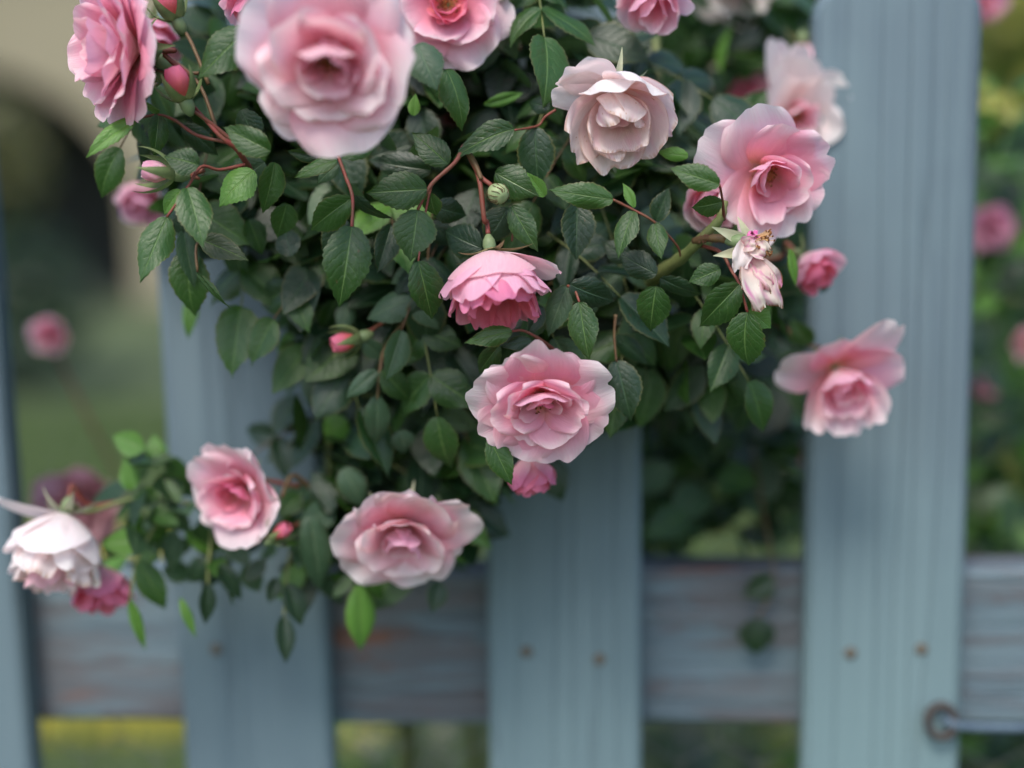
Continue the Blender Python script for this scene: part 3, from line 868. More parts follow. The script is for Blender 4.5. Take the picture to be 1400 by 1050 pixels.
# dark undergrowth below the rail behind the right half, and a hedge far back on the right
def placer_box(x0, x1, y0, y1, z0, z1):
    return lambda r: Vector((r.uniform(x0, x1), r.uniform(y0, y1), z0 + (z1 - z0) * r.random()))
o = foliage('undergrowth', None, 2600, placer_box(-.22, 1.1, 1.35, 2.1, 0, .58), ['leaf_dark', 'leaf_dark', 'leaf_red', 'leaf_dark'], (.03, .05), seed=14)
o['label'] = 'dark leafy undergrowth on the ground behind the rail'; 
def sun_spots(r):  # sunny spots beyond the fence, painted as clusters of yellow leaves
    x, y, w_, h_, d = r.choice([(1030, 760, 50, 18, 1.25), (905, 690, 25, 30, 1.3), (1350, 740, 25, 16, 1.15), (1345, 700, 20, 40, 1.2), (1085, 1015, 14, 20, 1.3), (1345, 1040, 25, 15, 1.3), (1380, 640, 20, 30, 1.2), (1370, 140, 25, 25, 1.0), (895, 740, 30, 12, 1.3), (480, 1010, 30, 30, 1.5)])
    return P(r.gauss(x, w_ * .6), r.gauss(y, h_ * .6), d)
o = foliage('sunlit_leaves', None, 190, sun_spots, ['leaf_yellow', 'leaf_yellow', 'leaf_bright'], (.02, .032), seed=15)
o['label'] = 'scattered sunlit yellow leaves among the undergrowth behind the rail'
hedge = thing('hedge', 'dark green hedge in front of the house behind the right half of the fence', 'hedge', (2.2, 5.2, 0))
o = foliage('foliage', hedge, 5200, placer_box(-1.9, 4.5, -.5, .7, 0, 1.42), ['leaf_dark', 'leaf', 'leaf_bright'], (.09, .15), seed=16)
for k in range(5):
    tube('trunk', [(-1.5 + k * 1.2, .1, 0), (-1.45 + k * 1.2, .1, .5), (-1.5 + k * 1.2, .12, 1.1)], .04, .015, M['brown_stem'], hedge, 7, 3)

shrub = thing('garden_shrub', 'olive brown shrub standing before the dark arched opening', 'shrub', (-3.1, 8.2, 0))
def placer_ball(c, rx, ry, rz):
    def f(r):
        while True:
            q = Vector((r.uniform(-1, 1), r.uniform(-1, 1), r.uniform(-1, 1)))
            if q.length < 1: return Vector((c[0] + q.x * rx, c[1] + q.y * ry, c[2] + q.z * rz))
    return f
M['leaf_olive'] = leaf_mat('olive_leaf', (0.07, 0.065, 0.022), (0.11, 0.10, 0.035), (0.09, 0.085, 0.035))
foliage('crown', shrub, 900, placer_ball((-.05, 0, 1.35), .55, .4, .42), ['leaf_olive'], (.07, .12), seed=41)
foliage('crown', shrub, 1100, placer_ball((0, 0, .55), .75, .5, .55), ['leaf_dark'], (.07, .12), seed=42)
tube('trunk', [(0, 0, 0), (.03, 0, .6), (-.02, 0, 1.3)], .05, .02, M['brown_stem'], shrub, 7, 4)
tree = thing('ornamental_tree', 'yellow green leafy tree beyond the hedge at the upper right', 'tree', (4.2, 10.5, 0))
foliage('crown', tree, 4200, placer_ball((0, 0, 2.6), 2.3, 1.3, 1.5), ['leaf_yellow', 'leaf_bright', 'leaf_yellow', 'leaf'], (.12, .22), seed=43)
tube('trunk', [(0, 0, 0), (.05, 0, .9), (-.04, 0, 2.6)], .11, .05, M['brown_stem'], tree, 9, 4)
for k in range(5):
    tube('branch', [(0, 0, 1.2 + .25 * k), (.5 * cos(k * 2.3), .4 * sin(k * 2.3), 2.0 + .2 * k), (1.3 * cos(k * 2.3), .8 * sin(k * 2.3), 2.7 + .2 * k)], .04, .012, M['brown_stem'], tree, 7, 4)

# grass
def grass(name, n, x0, x1, y0, y1, h0, h1, mat, seed, wdt=.004):
    r = random.Random(seed); V, F = [], []
    for _ in range(n):
        x = r.uniform(x0, x1); y = r.uniform(y0, y1); h = r.uniform(h0, h1); a = r.uniform(0, 2 * pi)
        lx, ly = r.gauss(0, .3) * h, r.gauss(0, .3) * h
        dx, dy = cos(a) * wdt, sin(a) * wdt
        b = len(V)
        V += [(x - dx, y - dy, 0), (x + dx, y + dy, 0), (x - dx * .7 + lx * .4, y - dy * .7 + ly * .4, h * .6), (x + dx * .7 + lx * .4, y + dy * .7 + ly * .4, h * .6), (x + lx, y + ly, h)]
        F += [(b, b + 1, b + 3, b + 2), (b + 2, b + 3, b + 4)]
    return ob(name, mesh_of(name, V, F, None, False, (mat,)), None, 'stuff')
o = grass('grass', 26000, -3.2, 2.2, 1.2, 7.5, .03, .075, M['grass'], 31, .006)
o['label'] = 'short green lawn grass behind the fence'
o = grass('sunlit_grass', 20000, -1.6, -.26, 2.78, 4.3, .04, .10, M['grass_sunlit'], 32, .006)  # sunlit patch of lawn, its light carried by the blade colour
o['label'] = 'sunlit yellow green grass showing under the rail at left'

# ------------------------------------------------------------------ roses
def petal_mesh(L, W, a0, a1, cup=.9, seed=0, ruff=.03, notch=.04, roll=0.0, side=.5, wave=.04, r0=.001, z0=0.0, skew=0.0, mat=None, nt_=13, ns_=12, crumple=0.0):
    """A petal growing from the flower's axis (local Z) outward along local +X. a0, a1: angle from the axis at base and tip, degrees."""
    r = random.Random(seed)
    a0, a1 = R(a0), R(a1)
    ph = [r.random() * 6.28 for _ in range(6)]
    V, F, U = [], [], []
    K = 24
    def mid(u):
        u = max(u, 0.0); n = max(2, int(K * u) + 1)
        x, z = r0, z0
        for i in range(n):
            q = (i + .5) / n * u
            a = a0 + (a1 - a0) * q ** 1.15 + roll * max(0, (q - .72) / .28) ** 2
            x += sin(a) * L * u / n; z += cos(a) * L * u / n
        a = a0 + (a1 - a0) * u ** 1.15 + roll * max(0, (u - .72) / .28) ** 2
        return x, z, a
    for i in range(nt_ + 1):
        t = i / nt_
        g = 0.20 + 0.80 * sin(pi / 2 * min(1, t / .55)) ** .85
        v_ = max(0.0, (t - .45) / .55)
        for j in range(ns_ + 1):
            s = -1 + 2 * j / ns_
            le = 1 - notch * math.exp(-((s - .25 * sin(ph[0])) / .16) ** 2)
            le += ruff * (sin(s * 3.6 + ph[1]) + .22 * sin(s * 9 + ph[2]) + .12 * sin(s * 19 + ph[5]))
            u = t if t < .45 else .45 + .55 * v_ * math.sqrt(1 - .5 * .88 * s * s)
            u = u * (1 + (le - 1) * t * t)
            x, z, a = mid(u)
            w_ = W * .5 * g * math.sqrt(1 - .5 * .88 * v_ * v_)
            c = max(cup * (1 - .15 * t), .05)
            lat = w_ * sin(c * s) / c * (1.0)
            inn = w_ * (1 - cos(c * s)) / c
            inn -= side * w_ * max(0, abs(s) - .62) ** 2 * 2.2 * t
            inn += wave * L * t * t * (sin(s * 3.2 + ph[3]) * .7 + .5 * sin(s * 6.5 + ph[4] + t * 2))
            if crumple:
                nv = noise.noise_vector(Vector((s * 2.2 + seed, t * 3.0, seed * .7)))
                inn += crumple * L * nv.x * t; lat += crumple * L * .6 * nv.y * t; u += 0
            V.append((x - cos(a) * inn, lat + skew * t * t * L, z + sin(a) * inn)); U.append((s, t))
    m = ns_ + 1
    for i in range(nt_):
        for j in range(ns_):
            b = i * m + j
            F.append((b, b + m, b + m + 1, b + 1))        # the face that looks at the axis is the front
    return mesh_of('petal', V, F, U, True, (mat,))


def sepal_mesh(L, W, a0, a1, mat, seed=0, r0=.002):
    r = random.Random(seed); V, F, U = [], [], []
    x, z = r0, 0.0; n = 8
    a0, a1 = R(a0), R(a1)
    for i in range(n + 1):
        t = i / n
        a = a0 + (a1 - a0) * t
        w_ = W * .5 * (.75 + .5 * t - 1.25 * t ** 1.4) if t < 1 else 0.0001
        w_ = max(w_, .0001)
        for s in (-1, -.5, 0, .5, 1):
            V.append((x - cos(a) * (1 - abs(s)) * -w_ * .35, s * w_, z + sin(a) * (1 - abs(s)) * -w_ * .35)); U.append((s, t))
        x += sin(a) * L / n; z += cos(a) * L / n
    for i in range(n):
        for j in range(4):
            b = i * 5 + j
            F.append((b, b + 5, b + 6, b + 1))
    return mesh_of('sepal', V, F, U, True, (mat,))


def stamen_mesh(seed, n=34, R_=.0055, H=.0078):
    r = random.Random(seed); V, F, mi = [], [], []
    for k in range(n):
        th = r.uniform(0, 2 * pi); q = R_ * r.uniform(.25, 1.15); h = H * r.uniform(.7, 1.2)
        p0 = Vector((cos(th) * q * .3, sin(th) * q * .3, .001)); p1 = Vector((cos(th) * q, sin(th) * q, h))
        v, f, _ = tube_data([p0, p0.lerp(p1, .5) + Vector((0, 0, .0006)), p1], .00016, 4, False)
        F += [tuple(i + len(V) for i in t) for t in f]; mi += [0] * len(f); V += v
        e = Vector((r.uniform(-1, 1), r.uniform(-1, 1), .3)).normalized() * .0007
        v, f, _ = tube_data([p1 - e, p1 - e * .5, p1 + e * .5, p1 + e], [.0001, .0004, .0004, .0001], 6, False)
        F += [tuple(i + len(V) for i in t) for t in f]; mi += [1] * len(f); V += v
    return mesh_of('stamens', V, F, None, True, (M['filament'], M['anther']), mi)


def frame_of(axis):
    z = axis.normalized()
    x = rt - z * rt.dot(z)
    if x.length < .2: x = up.cross(z)
    x.normalize(); y = z.cross(x)
    return Matrix(((x.x, y.x, z.x, 0), (x.y, y.y, z.y, 0), (x.z, y.z, z.z, 0), (0, 0, 0, 1)))


def ring(n, L, W, a0, a1, cup=.9, ph=0, z=0, mat='petal', roll=0, jit=1.0, **kw):
    return [dict(az=ph + 360 * k / n, L=L, W=W, a0=a0, a1=a1, cup=cup, z0=z, mat=mat, roll=roll, jit=jit, **kw) for k in range(n)]


def rose(label, px, py, d, axis, petals, size=1.0, seed=1, sepals=5, sepal_ang=(95, 140), sepal_len=.016, sepal_mat='sepal', hip='hip', stem=None, stem_mat='red_stem',
         stamens=True, group=None, lift=0.0, name='rose', nt_=13, ns_=12, category='rose'):
    """(px, py, d): where the flower's base sits, moved back along the axis by lift metres"""
    r = random.Random(seed * 101 + 5)
    ax = cvec(*axis)
    base = P(px, py, d) - ax * lift
    t = thing(name, label, category, base, group)
    m3 = frame_of(ax)
    t.rotation_euler = m3.to_euler()
    for i, q in enumerate(petals):
        q = dict(q); az = q.pop('az'); mt = q.pop('mat', 'petal'); jit = q.pop('jit', 1.0)
        az += r.uniform(-8, 8) * jit
        for k_, v_ in (('L', .07), ('W', .10)): q[k_] = q[k_] * size * (1 + r.uniform(-v_, v_) * jit) * (1.12 if k_ == 'W' else 1.03)
        q['a0'] += r.uniform(-4, 4) * jit; q['a1'] += r.uniform(-10, 10) * jit
        q['z0'] = q.get('z0', 0) * size
        q.setdefault('ruff', .012 + .015 * r.random()); q.setdefault('notch', r.choice([.0, .02, .05, .08]))
        me = petal_mesh(seed=seed * 37 + i, mat=M[mt], nt_=nt_, ns_=ns_, **q)
        p = ob('petal', me, t); p.rotation_euler = (0, 0, R(az))
    if stamens:
        s = ob('stamens', stamen_mesh(seed), t); s.scale = (size,) * 3; s['kind'] = 'stuff'; s.location.z = .003 * size
    if sepals:
        sm = sepal_mesh(sepal_len * size, .0065 * size, sepal_ang[0], sepal_ang[1], M[sepal_mat], seed)
        for k in range(sepals):
            o_ = ob('sepal', sm, t); o_.location.z = -.0008; o_.rotation_euler = (0, R(r.uniform(-8, 8)), R(360 / 5 * k + r.uniform(-10, 10)))
    if hip:
        V, F, U = lathe_data([(.0006, -.0095), (.0016, -.0085), (.0030, -.006), (.0034, -.003), (.0026, -.0006), (.0030, .0004), (.001, .001)], 12)
        o_ = ob('rose_hip', mesh_of('rose_hip', V, F, U, True, (M[hip],)), t); o_.scale = (size,) * 3
    if stem:
        inv = (Matrix.Translation(base) @ m3).inverted()
        tip = base - ax * .009 * size
        pts = [tip, tip - ax * .006] + [P(*q) for q in stem]
        o_ = tube('stem', pts, .0011, .0012, M[stem_mat], t, 8, 5, 0.12)
        o_.matrix_basis = inv
    return t


def loose(seed, L=.034, hollow=-90, openness=1.0, outer='petal_light', mid='petal', inner='petal', n=7, fold=None, extra=()):
    """an informal rose: uneven guard petals, upper inner petals folded over the middle, an open hollow towards 'hollow' degrees"""
    r = random.Random(seed); out = []
    for k in range(n):
        out.append(dict(az=hollow + 26 + 360 * k / n + r.uniform(-12, 12), L=L * r.uniform(.90, 1.12), W=L * r.uniform(.95, 1.2), a0=r.uniform(54, 66) * openness ** .3, a1=r.uniform(62, 98) * openness, cup=r.uniform(.4, .75),
                        z0=r.uniform(-.0004, .0004), mat=outer, side=r.uniform(.5, 1.1), wave=r.uniform(.02, .06), notch=r.choice([0, .03, .06, .1]), skew=r.uniform(-.12, .12), jit=.2))
    for k in range(5):
        da = (k - 2) * 58 + r.uniform(-14, 14)                  # the side away from the hollow
        out.append(dict(az=hollow + 180 + da, L=L * r.uniform(.74, .86), W=L * r.uniform(.75, .95), a0=r.uniform(46, 54) * openness ** .5, a1=(30 + 14 * abs(k - 2)) * openness + r.uniform(-8, 12), cup=r.uniform(.7, 1.0),
                        z0=.0022, mat=mid, side=r.uniform(.7, 1.4), wave=r.uniform(.02, .05), skew=r.uniform(-.15, .15), jit=.2))
    for da in (-38, 12):
        out.append(dict(az=hollow + da, L=L * r.uniform(.66, .76), W=L * r.uniform(.7, .85), a0=60 * openness ** .5, a1=r.uniform(46, 62) * openness, cup=.8, z0=.002, mat=mid, side=.8, jit=.2))
    for da in (-52, 4, 48):
        out.append(dict(az=hollow + 180 + da + r.uniform(-8, 8), L=L * r.uniform(.56, .68), W=L * r.uniform(.52, .7), a0=40, a1=r.uniform(-14, 2), cup=1.0, z0=.004, mat=inner, side=.4, jit=.3))
    out.append(dict(az=hollow + 180 + 20, L=L * .46, W=L * .4, a0=32, a1=-22, cup=1.1, z0=.005, mat=inner, jit=.3))
    out.append(dict(az=hollow + 75, L=L * .5, W=L * .36, a0=44, a1=8, cup=1.2, z0=.004, mat=inner, side=1.0, jit=.3))
    out.append(dict(az=hollow - 70, L=L * .52, W=L * .36, a0=46, a1=14, cup=1.2, z0=.004, mat=inner, side=1.0, jit=.3))
    out.append(dict(az=hollow + 8, L=L * .44, W=L * .5, a0=60, a1=42, cup=1.0, z0=.003, mat=inner, jit=.3))
    return out + list(extra)


# ---- A: the sharp open rose in the middle
A = []
Lo = .0335
for az, L, W, a0, a1, cup, z, mt, kw in [
    # outer guard petals
    (92, 1.00, 1.10, 55, 88, .5, 0, 'petal', dict(notch=.10, ruff=.05)), (48, .92, .95, 58, 92, .5, -.0005, 'petal', {}), (14, 1.10, 1.05, 60, 92, .5, 0, 'petal_light', dict(notch=.08)),
    (-30, 1.06, 1.0, 58, 88, .55, -.0005, 'petal', {}), (-72, 1.05, 1.05, 58, 84, .5, 0, 'petal', dict(notch=.06)), (-112, 1.05, 1.0, 58, 82, .5, -.0005, 'petal', dict(notch=.02)),
    (-150, 1.03, 1.0, 58, 86, .5, 0, 'petal', dict(ruff=.04)), (168, 1.10, 1.05, 58, 88, .55, .0002, 'petal_light', {}), (132, .98, 1.0, 56, 84, .6, -.0004, 'petal_light', {}),
    # second ring, cupped
    (185, .86, .88, 50, 58, .85, .002, 'petal', dict(side=1.0)), (150, .80, .80, 42, 40, .95, .0025, 'petal', dict(side=1.2)), (28, .84, .85, 46, 48, 1.0, .002, 'petal', dict(side=1.3, skew=-.1)),
    (-15, .78, .74, 46, 50, .9, .002, 'petal', dict(side=1.0)), (-60, .78, .82, 50, 62, .8, .002, 'petal', {}), (-108, .74, .80, 56, 66, .8, .002, 'petal', {}), (-150, .66, .66, 44, 46, 1.0, .003, 'petal', dict(side=1.0)),
    # inner petals folding over the middle from above
    (52, .74, .60, 47, 26, .9, .003, 'petal', {}), (142, .74, .62, 47, 28, .9, .0032, 'petal', {}), (96, .70, .95, 42, 4, .75, .0045, 'petal', dict(notch=.06)),
    (110, .50, .50, 34, -4, 1.0, .006, 'petal', {}), (80, .46, .40, 30, -10, 1.0, .0065, 'petal_deep', {}), (6, .50, .40, 46, 10, 1.3, .004, 'petal', dict(side=1.2)),
    (-92, .50, .66, 62, 50, .9, .003, 'petal', {}), (-150, .52, .42, 50, 22, 1.1, .003, 'petal', dict(side=1.0)),
]:
    A.append(dict(az=az, L=L * Lo, W=W * Lo, a0=a0, a1=a1, cup=cup, z0=z, mat=mt, jit=.35, **kw))
rose('open pink rose with dark stamens, just below the pink rose hanging upside down', 741, 557, .642, (.03, -.50, .86), A, .92, 3, lift=.014, stem=[(742, 520, .70), (760, 480, .72)], nt_=18, ns_=18)

# ---- B: the hanging rose seen from its back
B = []
Lb = .030
for az, L, W, a0, a1, cup, z, mt, kw in [
    (-92, .98, 1.45, 80, 12, .95, .0, 'petal_light', dict(side=.0, notch=.01, wave=.02)), (-160, 1.16, 1.20, 74, 20, .9, .0, 'petal', dict(side=.1)), (-25, 1.05, 1.10, 74, 22, .8, .0, 'petal', dict(side=.1)),
    (15, 1.2, .95, 82, 50, .7, .0, 'petal_light', {}), (60, 1.1, 1.1, 75, 15, .8, 0, 'petal', {}), (110, 1.1, 1.1, 75, 10, .8, 0, 'petal', {}), (165, 1.1, 1.1, 72, 10, .8, 0, 'petal', {}),
    (-120, 1.28, 1.0, 64, 6, .85, .001, 'petal', {}), (-62, 1.28, 1.0, 66, 8, .85, .001, 'petal', {}), (-30, 1.2, .8, 66, 18, .8, .001, 'petal', {}), (-5, 1.15, .8, 66, 26, .8, .001, 'petal', {}),
]:
    B.append(dict(az=-az, L=L * Lb, W=W * Lb, a0=a0, a1=a1, cup=cup, z0=z, mat=mt, jit=.4, **kw))
B += [dict(az=a, L=Lb * q, W=Lb * .72, a0=58, a1=8, cup=1.0, z0=.002, mat='petal_deep', jit=.8) for a, q in ((-150, 1.32), (-105, 1.36), (-80, 1.38), (-45, 1.30), (-10, 1.22), (180, 1.22), (80, 1.25), (130, 1.25), (40, 1.2))]
B += [dict(az=a, L=Lb * q, W=Lb * .6, a0=46, a1=2, cup=1.1, z0=.003, mat='petal_coral', jit=1) for a, q in ((-130, 1.28), (-90, 1.30), (-60, 1.26), (-20, 1.2), (100, 1.2), (170, 1.2))]
rose('pink rose hanging upside down on a hairy red stem, seen from its back', 670, 344, .648, (.10, -.90, .20), B, .92, 5, sepal_ang=(70, 105), sepal_len=.020, sepal_mat='sepal_brown', stem=[(662, 300, .647), (657, 255, .647), (652, 235, .65)], nt_=16, ns_=16)

# ---- C: the fading blush white rose
C_ = []
Lc = .036
for az, L, W, a0, a1, cup, z, mt, kw in [
    (-95, 1.38, 1.20, 68, 2, .95, .0, 'petal_blush', dict(side=.2, notch=.10)), (-150, 1.34, 1.05, 68, 4, .8, .0, 'petal_blush', dict(side=.4, crumple=.05)), (-38, 1.28, 1.1, 70, 8, .8, .0, 'petal_blush', dict(side=.2)),
    (4, 1.22, 1.15, 76, 16, .8, .0, 'petal_blush', dict(side=.4, crumple=.03)), (170, 1.02, .8, 88, 70, .6, .0, 'petal_white', dict(crumple=.06)), (140, 1.0, .8, 92, 62, .5, .0, 'petal_white', dict(crumple=.05)),
    (104, 1.05, 1.0, 80, -6, .7, .002, 'petal_white', dict(side=.6, wave=.06, crumple=.04)), (62, 1.20, 1.05, 84, 0, .7, .002, 'petal_white', dict(side=.6, wave=.05)), 
    (-80, 1.12, 1.0, 56, -4, .9, .003, 'petal_blush', dict(notch=.12)), (-125, 1.06, .85, 50, -8, 1.0, .003, 'petal_blush', dict(crumple=.05)), (-40, 1.08, .85, 52, -6, .9, .003, 'petal_blush', {}),
    (75, .95, .8, 52, -28, .8, .004, 'petal_blush', {}), (40, .9, .8, 50, -22, .8, .004, 'petal_blush', {}), (130, .95, .6, 48, -35, .9, .004, 'petal_blush', dict(crumple=.08)), (160, .8, .5, 45, -20, .9, .004, 'petal', dict(crumple=.1)),
    (100, .62, .6, 30, -40, 1, .005, 'petal_light', {}), (-60, .6, .6, 35, -15, 1, .005, 'petal_light', {}),
]:
    C_.append(dict(az=az, L=L * Lc, W=W * Lc, a0=a0, a1=a1, cup=cup, z0=z, mat=mt, jit=.3, **kw))
rose('faded blush white rose with browning petal edges and two pointed sepals on top', 845, 163, .645, (.02, -.80, .60), C_, .80, 7, sepal_ang=(105, 150), sepal_len=.022, sepal_mat='sepal_pale', lift=.020, stamens=False, stem=[(835, 130, .70), (830, 200, .72)], nt_=18, ns_=18)

# ---- D: the large blurred rose nearest the camera
D = loose(11, .0360, -95, 1.0, 'petal_light', 'petal_light', 'petal', 8, extra=[dict(az=88, L=.026, W=.026, a0=44, a1=-24, cup=.9, z0=.005, mat='petal_light', jit=.2), dict(az=50, L=.021, W=.016, a0=40, a1=-20, cup=1.0, z0=.006, mat='petal', jit=.2), dict(az=-120, L=.020, W=.022, a0=50, a1=14, cup=1.0, z0=.004, mat='petal_light', jit=.2), dict(az=-60, L=.020, W=.020, a0=52, a1=18, cup=1.0, z0=.004, mat='petal', jit=.2)])
rose('largest pink rose, soft and out of focus, nearest the camera at the top left', 447, 88, .572, (-.02, -.42, .90), D, 1.08, 11, lift=.018, stem=[(450, 120, .62), (462, 205, .65)])

# ---- E: the open light pink rose at right
E = []
Le = .0335
for az, L, W, a0, a1, cup, z, mt, kw in [
    (150, 1.22, 1.05, 66, 96, .5, 0, 'petal_light', {}), (108, 1.15, 1.15, 60, 86, .5, 0, 'petal_light', dict(side=1.0)), (65, .9, 1.0, 52, 74, .6, 0, 'petal', {}), (25, 1.05, 1.0, 52, 78, .6, 0, 'petal', dict(notch=.1)),
    (-15, .98, 1.0, 52, 76, .6, 0, 'petal', {}), (-62, 1.05, .95, 54, 72, .7, 0, 'petal_light', dict(notch=.1)), (-100, 1.15, .8, 56, 70, .8, 0, 'petal_light', dict(side=.9)), (-140, .9, .8, 58, 80, .7, 0, 'petal_light', {}),
    (125, .72, .72, 40, 6, 1.1, .003, 'petal', dict(side=.2)), (75, .74, .80, 36, 0, 1.0, .003, 'petal', dict(ruff=.06)), (40, .72, .7, 38, 16, .9, .003, 'petal', {}), (-10, .78, .8, 44, 44, .8, .003, 'petal', {}),
    (-60, .70, .85, 54, 48, .9, .003, 'petal', {}), (-95, .8, .6, 48, 52, .9, .003, 'petal', dict(side=.9)), (170, .58, .55, 34, -6, 1.2, .005, 'petal', {}), (-150, .55, .5, 40, 6, 1.1, .004, 'petal', {}), (-65, .48, .55, 52, 42, 1.0, .004, 'petal_deep', {}),
]:
    E.append(dict(az=az, L=L * Le, W=W * Le, a0=a0, a1=a1, cup=cup, z0=z, mat=mt, jit=.35, **kw))
rose('open light pink rose beside the blue picket, just above the withered bloom', 1056, 246, .662, (.20, -.42, .88), E, .93, 13, lift=.016, stem=[(1010, 290, .69), (985, 330, .69)], nt_=18, ns_=18)

# ---- G: the rose at top left seen from the side
G = ring(7, .034, .034, 60, 92, .6, 5, 0, 'petal', side=.8) + ring(6, .033, .031, 52, 74, .75, 30, .001, 'petal', side=.9) + ring(6, .030, .027, 42, 52, .85, 12, .002, 'petal', side=.9) + \
    ring(5, .027, .022, 30, 30, 1.0, 50, .003, 'petal') + ring(4, .022, .018, 18, 5, 1.2, 20, .004, 'petal')
rose('many petalled pink rose turned sideways at the top left edge of the bush', 194, 68, .64, (-.80, -.10, .52), G, 1.02, 17, stem=[(225, 75, .65), (262, 105, .655)], sepal_ang=(100, 150))

# ---- T: the rose cut by the top edge
T = loose(19, .0335, 80, 1.0, 'petal_light', 'petal', 'petal_deep', 7)
rose('pink rose cut by the top edge, between the largest blurred rose and faded white one', 612, 6, .675, (.02, -.25, .97), T, .95, 19, lift=.012, stem=[(620, 30, .72), (640, 60, .74)])

# ---- roses lower down, slightly behind the focus
H1 = loose(24, .034, -60, .72, 'petal_light', 'petal', 'petal_deep', 6, extra=[dict(az=95, L=.036, W=.036, a0=56, a1=60, cup=.6, z0=.001, mat='petal_light', side=1.3, jit=.2)])
rose('half open pink rose at the lower left in front of the second picket', 322, 676, .715, (-.40, -.22, .88), H1, .86, 23, lift=.012, stamens=False, stem=[(380, 660, .74), (410, 665, .745)])
H2 = loose(29, .0345, -100, .95, 'petal_light', 'petal_light', 'petal', 6, extra=[dict(az=24, L=.043, W=.034, a0=62, a1=84, cup=.8, z0=-.0005, mat='petal_light', side=.6, jit=.1), dict(az=85, L=.036, W=.034, a0=70, a1=60, cup=.7, z0=0, mat='petal_light', side=1.3, jit=.1)])
rose('open pink rose with one petal stretched out right, at the bottom of the bush', 550, 738, .705, (.04, -.60, .76), H2, .98, 29, lift=.012, stamens=False, stem=[(550, 700, .75), (560, 640, .76)], sepal_mat='sepal_pale', sepal_len=.022)
H3 = [dict(az=60, L=.047, W=.025, a0=64, a1=88, cup=.7, z0=0, mat='petal_light', jit=.1), dict(az=165, L=.036, W=.028, a0=70, a1=88, cup=.7, z0=0, mat='petal_light', jit=.1), dict(az=18, L=.036, W=.032, a0=66, a1=70, cup=.7, z0=0, mat='petal', jit=.1),
      dict(az=115, L=.028, W=.026, a0=66, a1=70, cup=.7, z0=0, mat='petal')] + \
    [dict(az=a, L=.038, W=.024, a0=56, a1=24, cup=.8, z0=.001, mat='petal_light', jit=.6) for a in (-135, -98, -62, -28)] + ring(4, .030, .024, 42, 16, 1.0, 30, .003, 'petal') + ring(3, .022, .018, 26, 0, 1.2, 10, .004, 'petal')
rose('blurred pink rose in front of the right hand picket, one petal raised', 1150, 522, .735, (.10, -.62, .72), H3, .95, 31, lift=.012, stem=[(1100, 470, .76), (1060, 440, .76)])
H4 = [dict(az=160, L=.033, W=.020, a0=88, a1=96, cup=.7, z0=0, mat='petal_white', jit=.3)] + ring(5, .036, .036, 72, 10, .8, 10, 0, 'petal_white', side=.3) + ring(5, .040, .028, 56, 2, .9, 45, .001, 'petal_white', wave=.07) + ring(5, .041, .022, 42, -2, 1.0, 20, .002, 'petal_blush', wave=.08) + ring(4, .038, .018, 28, -4, 1.1, 0, .003, 'petal_light', wave=.08)
rose('drooping blurred white rose at the lower left edge', 90, 702, .725, (-.10, -.86, .36), H4, 1.0, 37, sepal_ang=(100, 150), sepal_mat='sepal_pale', sepal_len=.017, stamens=False, stem=[(120, 690, .735), (170, 685, .745)])
H5 = ring(5, .035, .032, 62, 82, .6, 30, 0, 'petal_white') + ring(5, .030, .028, 50, 50, .8, 60, .001, 'petal_white') + ring(4, .024, .022, 30, 0, 1.1, 20, .003, 'petal_light') + [dict(az=115, L=.046, W=.020, a0=80, a1=70, cup=.8, z0=0, mat='petal_white'), dict(az=95, L=.042, W=.02, a0=80, a1=60, cup=.8, z0=0, mat='petal_white')]
rose('blurred white rose behind the light pink rose, touching the blue picket', 1092, 158, .775, (.15, -.3, .9), H5, .95, 41, lift=.012, stem=[(1060, 160, .80), (1020, 170, .82)])


def bell(label, px, py, d, axis, mats, size, seed, openness=10, n=(4, 4), group=None, **kw):
    L = .028
    pl = ring(n[0] + 1, L, L * .95, 62, openness, .9, 10, 0, mats[0]) + ring(n[1], L * .98, L * .8, 44, openness * .4, 1.0, 50, .001, mats[1]) + ring(3, L * .9, L * .6, 24, 0, 1.2, 20, .002, mats[1])
    return rose(label, px, py, d, axis, pl, size, seed, stamens=False, group=group, nt_=9, ns_=8, **kw)


bell('small deep pink rose hidden behind the drooping white rose', 134, 772, .75, (.25, -.9, .3), ('petal_deep', 'petal_coral'), .95, 43, 6)
bell('pink and white rose tucked behind the blurred white rose at the picket edge', 1098, 62, .80, (0, -.9, .3), ('petal_light', 'petal'), 1.0, 44, 10)
bell('small half open pink rose low against the blue picket, right of the withered bloom', 1096, 352, .73, (.5, -.6, .5), ('petal', 'petal_coral'), .72, 45, 12, stem=[(1070, 350, .745), (1040, 355, .75)])
bell('pink bud hanging just below the open rose in the middle', 722, 622, .685, (.15, -.98, .1), ('petal_deep', 'petal_coral'), .72, 46, -12, stem=[(700, 590, .70), (690, 560, .71)])
bell('pink rose bloom peeking in at the top edge above the faded white rose', 890, -22, .69, (0, -.8, .5), ('petal_light', 'petal'), .9, 47, 25)
bell('pink rose bloom at the top edge left of the large blurred rose', 352, -25, .66, (0, -.9, .3), ('petal', 'petal_deep'), .8, 48, 15)
bell('pink rose bloom behind the sideways rose at the top left', 208, 35, .71, (.1, -.8, .5), ('petal', 'petal'), .8, 49, 20)
bell('lilac pink rose in the shade below the buds at the left of the bush', 205, 258, .79, (-.2, -.7, .6), ('petal_light', 'petal_mauve'), .75, 50, 15)
bell('small coral pink rose half hidden behind leaves, left of the open light pink rose', 968, 258, .69, (.1, -.5, .6), ('petal_light', 'petal'), .78, 51, 20)
bell('round pink rose far behind the leaves near the white rose', 1022, 135, .86, (0, -.2, .9), ('petal_deep', 'petal'), .75, 52, 25)
